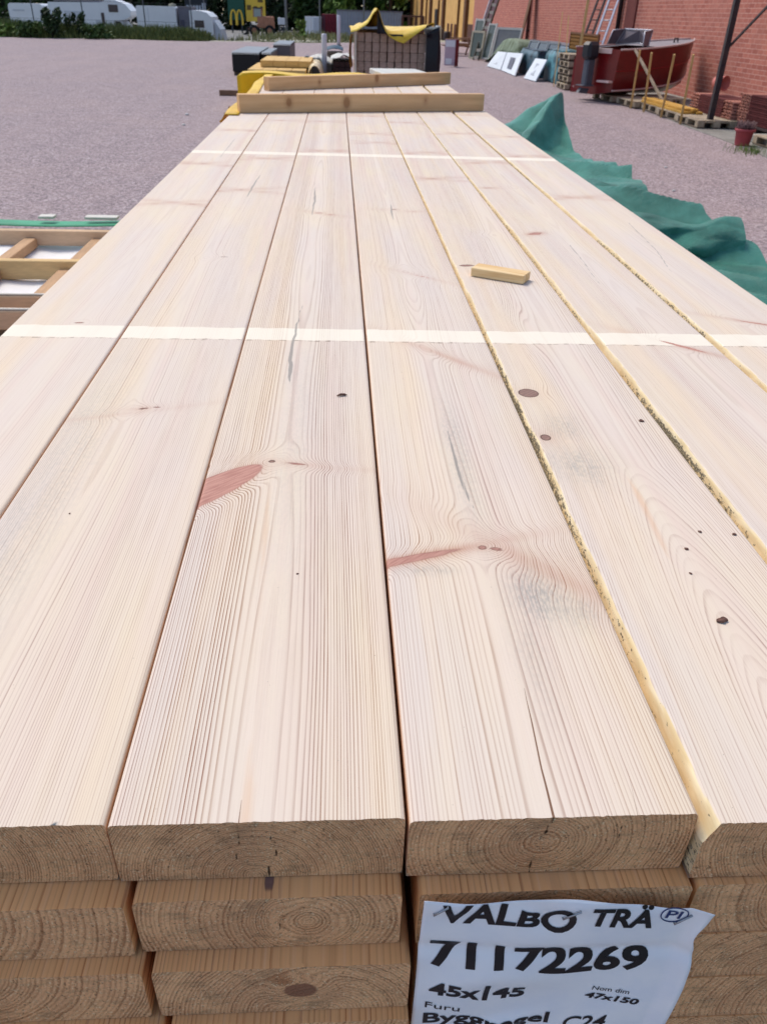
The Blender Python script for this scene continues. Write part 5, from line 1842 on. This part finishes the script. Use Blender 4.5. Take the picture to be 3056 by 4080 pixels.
def tile_stack(x, y, z, wx, wy, h, label, seed):
    rg = random.Random(seed)
    s = thing('roof_tile_stack', label, 'tile stack', (x, y, z), 0, 'stacks of clay roof tiles by the wall')
    mb = MB()
    n = int(h / .035)
    for k in range(n):
        zz = h * k / n
        j = rg.uniform(-.012, .012)
        mb.box(-wx / 2 + j, wx / 2 + j, -wy / 2 + j, wy / 2 + j, zz, zz + h / n - .008, ch=.003)
    mb.build('stacked_tiles', M_TILE, s)
    for sd_ in (1, -1):
        ed = MB()
        for c_ in range(4):
            for k in range(int(h / .05)):
                zz = h * k / int(h / .05)
                y0 = sd_ * (wy / 2 + .07 + .11 * c_) - .05
                r_ = .055
                pr = [(math.cos(R(a)) * r_, math.sin(R(a)) * r_ * .8) for a in range(0, 181, 30)] + [(math.cos(R(a)) * (r_ - .014), math.sin(R(a)) * (r_ - .014) * .8) for a in range(180, -1, -30)]
                M = Matrix.Translation((0, y0 + .05, zz)) @ Matrix.Rotation(rg.uniform(-.15, .15), 4, 'X') @ Matrix.Rotation(R(90), 4, 'Z')
                ed.prism(pr, -wx / 2 + rg.uniform(-.03, .03), wx / 2 + rg.uniform(-.02, .02), 0, M)
        ed.build('ridge_tiles', M_TILEL, s)
    return s


tile_stack(8.12, 18.05, .16, .6, 1.25, .34, 'stack of dark clay tiles just behind the steel post', 4)
tile_stack(8.25, 15.85, .16, .65, 1.3, .50, 'stack of dark clay tiles cut by the right border', 6)
for (x, y, lb, sx) in ((7.98, 17.75, 'dark stained pallet under the tile stack at the steel post', 1), (8.2, 15.8, 'dark stained pallet under the right hand tile stack', 1)):
    r = thing('dark_pallet', lb, 'pallet', (x, y, .013), 0, 'dark pallets under the tile stacks')
    mb = MB()
    for k in range(5):
        mb.box(-.4 + .165 * k, -.26 + .165 * k, -.75, .75, .12, .142, ch=.002)
    mb.build('deck', mat('dark_pallet', (52, 40, 40), .85, .3, 6), r)
    for q in (-.75, -.07, .6):
        for p_ in (-.4, -.07, .26):
            MB().box(p_, p_ + .14, q, q + .15, 0, .119, ch=.003).build('block', mat('dark_pallet', (52, 40, 40)), r)
# red tub lying on its side on the tiles
s = thing('plastic_tub', 'faded red plastic tub lying on the tile stack', 'tub', (8.0, 18.2, .60), R(-62))
s.scale = (.68, .68, .68)
M = Matrix.Rotation(R(90), 4, 'Y')
MB().lathe([(.001, -.2), (.15, -.2), (.165, -.19), (.2, .16), (.215, .16), (.215, .19), (.195, .19), (.155, -.17), (.001, -.17)], 26, 0, Matrix.Translation((0, 0, .2)) @ M).build('shell', mat('tub_red', (200, 118, 108), .5, .15, 5), s)
# steel rack post with a brace
s = thing('steel_rack_post', 'tall dark perforated steel post with a diagonal brace', 'post', (7.45, 17.05, 0))
mb = MB().box(-.05, -.044, -.05, .05, .01, 4.5).box(-.044, .05, -.05, -.044, .01, 4.5).box(-.044, .05, .044, .05, .01, 4.5)
mb.build('upright', mat('rack_dark', (38, 38, 48), .45, .3, 12, c2=(70, 60, 58)), s)
MB().bar((.06, 0, 1.42), (.06, -1.42, 2.2), .03, .04).build('brace', mat('rack_dark', (38, 38, 48)), s)
MB().box(-.09, .09, -.09, .09, 0.013, .022).build('foot_plate', M_DARKM, s)
# concrete slabs
M_SLAB = mat('slab_concrete', (168, 166, 158), .9, .25, 5, .3)
for i, (x, y, z, sx, sy, rz) in enumerate(((7.75, 14.75, .013, .7, .8, 6), (8.35, 14.2, .013, .8, .8, -8), (8.4, 14.3, .135, .7, .75, 3))):
    o = MB().box(-sx / 2, sx / 2, -sy / 2, sy / 2, 0, .12, ch=.008).build('concrete_slab', M_SLAB)
    o.location = (x, y, z)
    o.rotation_euler = (0, 0, R(rz))
    tag(o, ('grey concrete slab lying nearest the foot of the steel post', 'grey concrete slab on the ground behind the potted heather', 'grey concrete slab lying on top of another slab')[i], 'concrete slab', 'concrete slabs by the wall')
# flower pot
s = thing('flower_pot', 'terracotta coloured pot of faded heather on the concrete apron', 'flower pot', (7.0, 14.5, .013))
MB().lathe([(.001, 0), (.115, 0), (.12, .01), (.148, .22), (.168, .222), (.17, .26), (.158, .262), (.15, .235), (.001, .235)], 28).build('pot', mat('pot_terracotta', (168, 76, 82), .6, .15, 8), s)
MB().lathe([(.001, .238), (.149, .236)], 20).build('soil', mat('soil', (52, 42, 40), .95, .3, 30), s)
rg = random.Random(9)
mb, sh = MB(), []
for k in range(260):
    a, r_ = rg.uniform(0, 6.3), .13 * math.sqrt(rg.random())
    x, y = r_ * math.cos(a), r_ * math.sin(a)
    h = rg.uniform(.05, .15)
    mb.tube([(x, y, .235), (x * 1.3, y * 1.3, .235 + h)], [.004, .006], 4)
    sh += [rg.random()] * 6
o = mb.build('heather', leaf_mat('heather', (84, 64, 66), (150, 118, 116)), s, fix=False)
set_shade(o, [rg.random() for _ in o.data.polygons])


def gp2(rg):
    x, y = rg.gauss(6.78, .14), rg.gauss(13.75, .22)
    return x, y, 0.0, 1


o = blades(170, gp2, .04, .14, .010, 'grass_tuft', LF_L, 14)
tag(o, 'tuft of green grass growing at the edge of the apron near the pot', 'grass tuft')
s = thing('rack_leg', 'pale blue grey post at the right border of the picture', 'post', (7.42, 13.9, .013))
MB().box(-.04, .04, -.04, .04, 0, 2.0, ch=.005).build('upright', M_WHITE2, s)
MB().box(-.12, .12, -.12, .12, -.002, .02, ch=.003).build('foot_plate', M_GALV, s)
o = copy_tree(pal)
o.location = (7.7, 14.15, .014)
o['label'] = 'pallet poking in at the right border behind the flower pot'
# ================================================================ tarps, packs and crates round the timber pack
def cloth(name, c1, c2, rough=.45, bs=.4):
    t = NT(name)
    v = t.coord('Object')
    n = t.noise(v, 3.0, 5, .6)
    n2 = t.noise(t.coord('Object', (1, 1, .5)), 14.0, 4, .55)
    t.bump(t.math('ADD', n2, t.noise(v, 260, 2)), bs, .012)
    return t.fin(t.mix(t.ramp(n, .35, .7), lin(*c1), lin(*c2)), rough, .35)


M_GREEN = cloth('green_tarp', (84, 156, 140), (48, 112, 98), .3, .7)


def ridge(x, y, seed):
    v = abs(2 * float(fb(x, y, seed, 2)) - 1)
    return 1 - min(1, v * 3.2)


def facet(x, y, seed):
    """piecewise flat noise: random heights on a triangle grid, joined by flat faces with sharp creases"""
    u, v = x + y * .577, y * 1.155
    i, j = math.floor(u), math.floor(v)
    fu, fv = u - i, v - j

    def h(p, q):
        n = math.sin(p * 127.1 + q * 311.7 + seed * 74.7) * 43758.5453
        return n - math.floor(n)
    if fu + fv < 1:
        a0, a1, a2 = h(i, j), h(i + 1, j), h(i, j + 1)
        return a0 + (a1 - a0) * fu + (a2 - a0) * fv
    a0, a1, a2 = h(i + 1, j + 1), h(i, j + 1), h(i + 1, j)
    return a0 + (a1 - a0) * (1 - fu) + (a2 - a0) * (1 - fv)


def gz(x, y):
    """green tarp over a lower pack: flat panels with sharp creases, a tent like peak at the far end"""
    wx, wy = x + .10 * math.sin(y * 2.3), y + .12 * math.sin(x * 3.1)
    z = .80 + .05 * (float(fb(x * 1.5, y * .9, 61, 3)) - .5)
    z += .13 * (facet(wx * 1.5 + wy * .5, wy * 1.3 - wx * .7, 3) - .5)
    z += .085 * (facet(wx * 3.6 - wy * .9, wy * 2.2 + wx * 1.1, 5) - .5)
    z += .03 * (facet(wx * 9 + wy * 3, wy * 6 - wx * 2, 7) - .5)
    d = x * .75 + y * .66
    tri = lambda t, w: max(0.0, 1 - abs(t) / w)
    z += .07 * tri(d - 3.9, .14) - .04 * tri(d - 4.1, .12)
    z += .08 * tri(x * .5 + y * .87 - 5.2, .16) - .05 * tri(x * .5 + y * .87 - 5.42, .13)
    z += .09 * tri(x * .62 + y * .78 - 6.3, .17) - .04 * tri(x * .62 + y * .78 - 6.52, .14)
    z -= .10 * smooth(4.45, 4.25, y + .25 * (x - 2.0)) * (x > .3)
    dx, dy = x - 2.17, y - 8.3
    th = math.atan2(dy, dx)
    r = math.hypot(dx / .58, dy / .60) * (1 + .22 * (abs(((th * 7 / math.pi) % 2) - 1) * 2 - 1) + .08 * math.sin(th * 9))
    z += .42 * max(0, 1 - r)
    q = max(0, min(1, (2.17 - x) / 1.5))
    z += .12 * (1 - q) ** .9 * tri(dy + 1.1 * q, .22 + .35 * q) * smooth(-.1, .12, q)
    return z


def green(a, b):
    y = -1.6 + 10.7 * b
    out = 2.18 + .07 * math.sin(y * 2.1) + .05 * (float(fb(y * 2, 0, 71, 2)) - .5) + .12 * smooth(4.7, 4.3, y)
    if a < .78:
        x = .66 + (out - .66) * a / .78
        return x, y, gz(x, y)
    k = (a - .78) / .22
    x = out + .06 * k + .07 * k * math.sin(y * 7 + k * 2) + .05 * k * (float(fb(y * 3, k, 72, 2)) - .5)
    z = gz(out, y) * (1 - k) ** 1.1 + .02
    return x, y, z


tag(MB().grid(green, 130, 500, smooth=False).build('green_tarp', M_GREEN, fix=False, solid=.003), 'long crumpled green tarp over the lower stack right of the timber pack', 'tarp')
# rumpled end of the fold, hanging loose over the lower part
def fold(a, b):
    # a across (along x), b down the front
    x = 1.05 + 1.2 * a
    y0 = 4.42 - .25 * (x - 2.0)
    q = b * 1.0
    z = gz(x, y0 + .15) + .075 - .0 * q
    y = y0 + .12 - .20 * math.sin(q * math.pi * .75) * (.7 + .6 * float(fb(a * 5, q * 2, 81, 2)))
    z += .05 * (facet(x * 5, q * 2.2 + x, 9) - .5)
    y += .06 * (facet(x * 6 + 3, q * 3, 11) - .5)
    z -= .16 * q ** 1.4 * (.8 + .5 * float(fb(a * 6, q, 82, 2))) + .015 * math.sin(a * 18 + q * 3)
    return x, y, z


tag(MB().grid(fold, 90, 40, smooth=False).build('tarp_fold', M_GREEN, fix=False, solid=.003), 'loose crumpled fold of green tarp bunched at its near corner', 'tarp')
# what the green tarp covers (only its outline matters)
t_ = MB().box(.74, 2.02, -1.4, 8.0, .1, .62, ch=.01).build('covered_pack', M_PALLET2)
tag(t_, 'low timber pack hidden under the green tarp', 'timber pack')

# yellow tarp at the far left of the pack
M_YEL = cloth('yellow_tarp', (232, 192, 40), (206, 160, 24), .5)


def ytarp(a, b):
    y = 3.22 + 2.3 * b
    xe = -.412 - .03 * b + .006 * math.sin(y * 5)
    zb_ = T - .02 - .24 * b - .02 * math.sin(b * 14)
    z = zb_ + (T + .004 - zb_) * min(1, a / .8)
    x = xe - .10 * (1 - min(1, a / .8)) * (.3 + b) - .012 * math.sin(y * 9 + a * 3) * (1 - a)
    if a > .8:
        x = xe + .05 * (a - .8) / .2
    return x, y, z


def yt2(a, b):
    """end of the tarp thrown over the next pack: upright front and a folded back top"""
    x = -.60 + 1.1 * a
    q = b * 1.22
    if q < 1:
        return x, 5.36 + .03 * math.sin(a * 11) - .02 * q, 1.20 + .265 * q + .006 * math.sin(a * 13)
    return x + .02, 5.34 + .8 * (q - 1), 1.466 + .008 * math.sin(a * 13) + .01 * float(fb(a * 5, q * 4, 44, 2))


tag(MB().grid(ytarp, 24, 60).build('yellow_tarp', M_YEL, fix=False, solid=.002), 'yellow tarp draped down the far left side of the timber pack', 'tarp')
tag(MB().grid(yt2, 40, 24).build('yellow_tarp', M_YEL, fix=False, solid=.002), 'yellow tarp upright behind the slanted board on edge', 'tarp')

# bearers sticking out at the far left
M_BEAR = mat('bearer_brown', (138, 108, 88), .85, .3, 8)
for (x0, x1, y, lb) in ((-2.15, -.6, 16.6, 'nearest brown bearer poking out left of the timber packs'), (-2.2, -.6, 17.7, 'second brown bearer poking out left of the timber packs'), (-2.85, -.6, 21.4, 'farthest brown bearer poking out left, before the black bundle')):
    o = MB().box(x0, x1, y, y + .12, .0, .12, ch=.006).build('wooden_bearer', M_BEAR)
    tag(o, lb, 'bearer', 'bearers poking out at the left')

# yellowish sawn timber bundles
M_SAWN = mat('sawn_yellow', (224, 188, 120), .75, .2, 3, stretch=(1, 6, 8), c2=(196, 158, 96))
s = thing('timber_bundle', 'lower pale yellow timber bundle beyond the two boards on edge', 'timber bundle', (-1.80, 18.0, .125), 0, 'pale yellow timber bundles')
for k in range(5):
    mb = MB()
    for c_ in range(4):
        mb.box(.29 * c_, .29 * c_ + .283, 0, 2.4, .13 * k, .13 * k + .122, ch=.004)
    mb.build('board_layer', M_SAWN, s)
s = thing('timber_bundle', 'upper pale yellow timber bundle set back on the lower one', 'timber bundle', (-1.60, 18.75, .780), 0, 'pale yellow timber bundles')
mb = MB()
for c_ in range(4):
    mb.box(.262 * c_, .262 * c_ + .258, 0, 1.9, 0, .115, ch=.004)
mb.build('board_layer', M_SAWN, s)


def wrapc(a, b):
    th = math.pi * a
    return -.62 + .30 * (1 - math.cos(th)) * .5 + .02 * math.sin(b * 14), 17.95 + 2.3 * b, .22 + .64 * math.sin(th) ** .45 * (1 - .04 * math.sin(b * 9 + a * 7)) if a < .5 else .22 + .64 * math.sin(th) ** .45


M_CREAM = cloth('cream_wrap', (232, 214, 172), (212, 184, 130), .4)
tag(MB().grid(wrapc, 30, 20).build('cream_wrap', M_CREAM, fix=False, solid=.003), 'cream plastic wrapping bulging at the right end of the yellow bundles', 'wrapping')

# black wrapped bundles
M_BLK = mat('black_film', (22, 20, 24), .4, .2, 6, .3)
M_WET = mat('grey_wet_top', (128, 134, 140), .4, .3, 2)
for i, (x, y, wx, wy, z0, z1, lb) in enumerate(((-3.28, 28.2, .82, 4.6, .1, .62, 'large black wrapped bundle with a wet grey top, leftmost of three'), (-2.40, 28.9, .26, 3.5, .1, .60, 'narrow black wrapped bundle, middle one of three'), (-2.36, 33.5, .62, 3.8, .1, .70, 'grey sided bundle behind the narrow black one'))):
    s = thing('wrapped_bundle', lb, 'wrapped bundle', (x, y, 0), 0, 'black wrapped bundles on the gravel')
    MB().box(0, wx, 0, wy, z0, z1, ch=.02).build('wrap', M_BLK if i < 2 else mat('grey_side', (104, 98, 98), .7, .2, 3), s)
    MB().grid(lambda a, b: (-.01 + (wx + .02) * a, -.03 + (wy + .04) * b, z1 + .012 + .02 * float(fb(a * 3, b * 8, i, 2)) - .05 * (1 if b < .01 else 0)), 10, 30).build('cover_sheet', M_WET, s, fix=False)
    for q in (.15, wy - .3):
        MB().box(.02, wx - .02, q, q + .1, 0, z0, ch=.004).build('bearer', M_PALLET2, s)

# dark stack with white rags
s = thing('timber_stack', 'dark brown timber stack with white plastic on top', 'timber stack', (-.10, 20.0, 0))
for k in range(7):
    mb = MB()
    for c_ in range(3):
        mb.box(.135 * c_, .135 * c_ + .128, (k * 37 % 5) * .012, 2.2, .08 + .11 * k, .08 + .11 * k + .104, ch=.005)
    mb.build('beam_layer', mat('dark_brown_timber', (62, 42, 40), .8, .3, 5), s)
M_RAG = mat('white_plastic', (212, 208, 196), .4, .15, 4, .3)
MB().grid(lambda a, b: (-.06 + .54 * a, -.05 + 1.6 * b, .872 + .13 * (float(fb(a * 4, b * 5, 92, 3))) * math.sin(math.pi * a) + .02), 20, 24).build('plastic_sheet', M_RAG, s, fix=False, solid=.003)
s = thing('timber_stack', 'grey timber stack under white plastic beside the white posts', 'timber stack', (-.62, 20.6, 0))
MB().box(0, .50, 0, 2.2, .1, .80, ch=.02).build('beams', mat('greyed_timber', (160, 148, 136), .8, .25, 5, stretch=(1, 1, 8)), s)
MB().grid(lambda a, b: (-.05 + .56 * a, -.06 + 1.7 * b, .81 + .17 * float(fb(a * 3.2, b * 4, 95, 3)) * math.sin(math.pi * min(1, a + .1)) - .05 * (b < .02)), 20, 24).build('plastic_sheet', M_RAG, s, fix=False, solid=.003)
o = MB().lathe([(.055, 0), (.06, .01), (.06, .5), (.045, .5), (.045, .02)], 18, 0, Matrix.Rotation(R(-90), 4, 'X')).build('black_pipe', M_BLK)
o.location = (-.70, 20.3, .86)
tag(MB().box(-.76, -.64, 20.2, 21.2, .0, .79, ch=.01).build('side_post', M_PALLET2), 'dark block stack carrying the short black pipe', 'timber stack')
tag(o, 'short black pipe with its open end facing the camera', 'pipe')
o = MB().grid(lambda a, b: (-.28 + .42 * a, 22.4 + .8 * b, 1.0 + .06 * math.sin(a * 3.1) + .05 * float(fb(a * 4, b * 4, 99, 2)) - .25 * (1 - math.sin(math.pi * b)) * .3), 12, 12).build('teal_cloth', mat('teal_cloth', (62, 92, 112), .7, .3, 5), fix=False, solid=.004)
tag(o, 'crumpled dark teal cloth lying behind the white post', 'cloth')
tag(MB().box(-.26, .12, 22.35, 23.2, 0, .93, ch=.01).build('block_stack', M_PALLET2), 'weathered block stack under the dark teal cloth', 'timber stack')
M_POSTW = mat('white_post', (206, 208, 216), .45, .08, 4)
for (x, y, z0, h, lb) in ((-.33, 21.0, .0, 1.36, 'white plastic post standing among the grey timber, left one'), (.07, 55.0, 0, 1.58, 'white plastic post far back before the grey container, right one')):
    s = thing('white_post', lb, 'post', (x, y, z0), 0, 'white plastic posts')
    sc_ = 1 if y < 30 else 1.75
    if y < 30:
        s.location = (-.30, 20.45, 0)
    MB().lathe([(.001, 0), (.06 * sc_, 0), (.06 * sc_, h - .03), (.05 * sc_, h), (.001, h)], 18).build('pipe', M_POSTW, s)
    MB().lathe([(.062 * sc_, 0), (.1 * sc_, 0), (.1 * sc_, .04), (.062 * sc_, .05)], 18).build('base', M_DARKM, s)

# ---------------------------------------------------------------- grey brown beams under the yellow and black tarp
t = NT('weathered_beam_end')
n = t.noise(t.coord('Object'), 22, 4)
oi = t.n('ShaderNodeObjectInfo')
c0 = t.mix(t.ramp(n, .35, .65), lin(172, 148, 132), lin(142, 120, 106))
c0 = t.mix(t.math('MULTIPLY', oi.outputs['Random'], .45), c0, lin(176, 154, 142))
t.bump(n, .4, .01)
M_BEAM = t.fin(c0, .85, .15)
BX, BZ, BY = .118, .128, 14.0
bm0 = MB().box(-.053, .053, 0, 3.0, 0, .1262, ch=.006).build('square_beam', M_BEAM)
first = True
for k in range(11):
    for c_ in range(9):
        o = bm0 if first else bm0.copy()
        if not first:
            COL.objects.link(o)
        first = False
        rg = random.Random(k * 17 + c_)
        o.location = (.355 + .1185 * c_ + rg.uniform(-.005, .005), BY + rg.uniform(-.012, .012), .12 + .1285 * k)
        tag(o, 'grey brown square beam end in the stack under the yellow tarp', 'beam', 'beams stacked under the yellow and black tarp')
for y in (14.3, 16.4):
    o = MB().box(.25, 1.45, y, y + .1, 0, .118, ch=.005).build('wooden_bearer', M_BEAR)
    tag(o, ('bearer under the near end of the beam stack', 'bearer under the far end of the beam stack')[y > 15], 'bearer')
o = MB().box(.262, .292, 13.93, 13.99, .02, 1.56, ch=.004).build('white_batten', mat('white_batten', (206, 198, 182), .6, .15, 8))
tag(o, 'thin white batten standing at the left edge of the beam stack', 'batten')


def ysheet(a, b):
    """yellow outer sheet folded back over the stack"""
    x = .20 + 1.27 * a
    y = 13.86 + 3.2 * b
    z = 1.545 + .02 * math.sin(a * 9 + b * 5) + .02 * float(fb(a * 6, b * 6, 55, 2))
    pk = math.exp(-((a - .30) / .085) ** 2)
    z += .27 * pk * smooth(.75, .0, b) + .05 * math.exp(-((a - .16) / .07) ** 2) + .07 * smooth(.55, 1.0, a) * (1 - b) + .02
    if b < .001:
        z -= .05 * (a < .3) + .17 * max(0, 1 - abs(a - .64) / .32) + .0
        z -= -.02 * (a > .9)
        y -= .02
    elif b < .13:
        z -= .0
    return x, y, z


yb_ = thing('stack_cover', 'yellow and black tarp thrown over the beam stack with a peak', 'tarp', (0, 0, 0))
MB().grid(ysheet, 64, 24).build('yellow_sheet', cloth('cover_yellow', (240, 206, 70), (222, 178, 40), .4), yb_, fix=False, solid=.003)
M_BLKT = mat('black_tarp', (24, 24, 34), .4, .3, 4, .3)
# dark opening under the raised fold
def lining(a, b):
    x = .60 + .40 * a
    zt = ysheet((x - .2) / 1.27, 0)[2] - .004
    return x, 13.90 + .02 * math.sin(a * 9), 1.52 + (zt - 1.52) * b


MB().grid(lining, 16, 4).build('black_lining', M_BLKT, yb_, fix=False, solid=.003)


def bside(a, b):
    # black sheet hanging down the right hand end, a around the corner, b down
    z = 1.60 - 1.45 * b + .05 * (1 - a)
    bul = .05 * math.sin(b * 4.2) + .04 * float(fb(a * 3, b * 4, 57, 3))
    if a < .35:
        k = a / .35
        return 1.36 + .18 * k, 13.90 - .02 * k + .01 * math.sin(b * 15), z - .10 * (1 - k) * (b < .05)
    k = (a - .35) / .65
    return 1.54 + bul * .8 + .03 * k, 13.88 + 2.9 * k, z


MB().grid(bside, 34, 24).build('black_side', M_BLKT, yb_, fix=False, solid=.003)
MB().grid(lambda a, b: (.205 - .03 * math.sin(b * 3.1) + .05 * a, 13.90 + .9 * a, 1.50 - .45 * b), 10, 12).build('orange_flap', cloth('orange_tarp', (214, 150, 24), (186, 120, 14), .4), yb_, fix=False, solid=.003)
o = MB().box(0, .30, 0, .7, 0, .03, ch=.004).build('white_sheet', M_RAG)
o.location = (.30, 5.02, T + .002)
o.rotation_euler = (0, 0, R(8))
tag(o, 'small white sheet lying on the far right end of the pack', 'sheet')

# ---------------------------------------------------------------- open crate at the left
M_CR1 = mat('crate_pine', (228, 194, 138), .75, .25, 3, stretch=(1, 6, 6))
M_CR2 = mat('crate_brown', (222, 190, 156), .8, .25, 3, stretch=(1, 6, 6))
M_CR3 = mat('crate_dark', (204, 166, 128), .8, .3, 3, stretch=(6, 1, 6))
cz = .80
s = thing('slatted_crate', 'open slatted pine crate with white sheets inside, left of the pack', 'crate', (-2.5, 2.2, 0))
for i, (y, z1, h, m) in enumerate(((2.04, cz + .005, .075, M_CR2), (1.47, cz + .005, .085, M_CR1), (.97, cz, .06, M_CR2), (.80, cz - .005, .075, M_CR2))):
    r_ = MB().box(0, 1.98, y, y + .045, z1 - h, z1, ch=.003).build('rail', m, s)
    if i in (2, 3):
        MB().box(0.005, 1.975, y + .005, y + .018, z1 + .001, z1 + .008, ch=.002).build('edge_strip', M_RAG, r_)
for x in (.10, .52, .90, 1.22):
    MB().box(x, x + .06, .99 + .03, 1.465, cz - .075, cz - .03, ch=.003).build('cross_slat', M_CR3, s)
for x in (.16, .48, .88, 1.22):
    MB().box(x, x + .06, 1.52, 2.035, cz - .075, cz - .03, ch=.003).build('cross_slat', M_CR3, s)
MB().box(0, 1.98, .1, 2.03, .05, .12, ch=.004).build('floor', M_CR3, s)
for x in (.0, 1.70):
    for y in (.2, 1.0, 1.97):
        MB().box(x, x + .08, y, y + .06, .12, cz - .2, ch=.003).build('corner_post', M_CR3, s)
o = MB().grid(lambda a, b: (-2.45 + 1.86 * a, 3.24 + 1.14 * b, .708 + .02 * float(fb(a * 4, b * 4, 33, 3)) + .012 * math.sin(a * 20)), 30, 20).build('white_sheet', mat('white_sheeting', (240, 240, 240), .5, .1, 3, .2), fix=False, solid=.003)
tag(o, 'white plastic sheeting inside the slatted crate', 'sheeting')
tag(MB().box(-2.44, -.62, 3.30, 4.34, .13, .68, ch=.01).build('packed_goods', M_PALLET2), 'flat packed goods under the white sheeting in the crate', 'goods')
o = MB().grid(lambda a, b: (-2.45 + 1.55 * a, 4.29 + .16 * b, .822 + .006 * math.sin(a * 8) - .01 * b), 20, 3).build('green_strap', cloth('green_band', (36, 160, 116), (24, 136, 96), .5), fix=False, solid=.004)
tag(o, 'bright green cloth band along the far rim of the crate', 'cloth band')
for i, (x, w_) in enumerate(((-1.58, .08), (-1.34, .17))):
    o = MB().box(0, w_, 0, .06, 0, .012, ch=.002).build('white_scrap', M_RAG)
    o.location = (x, 4.37, .836)
    tag(o, ('short white scrap on the green band', 'long white scrap on the green band')[i], 'scrap')
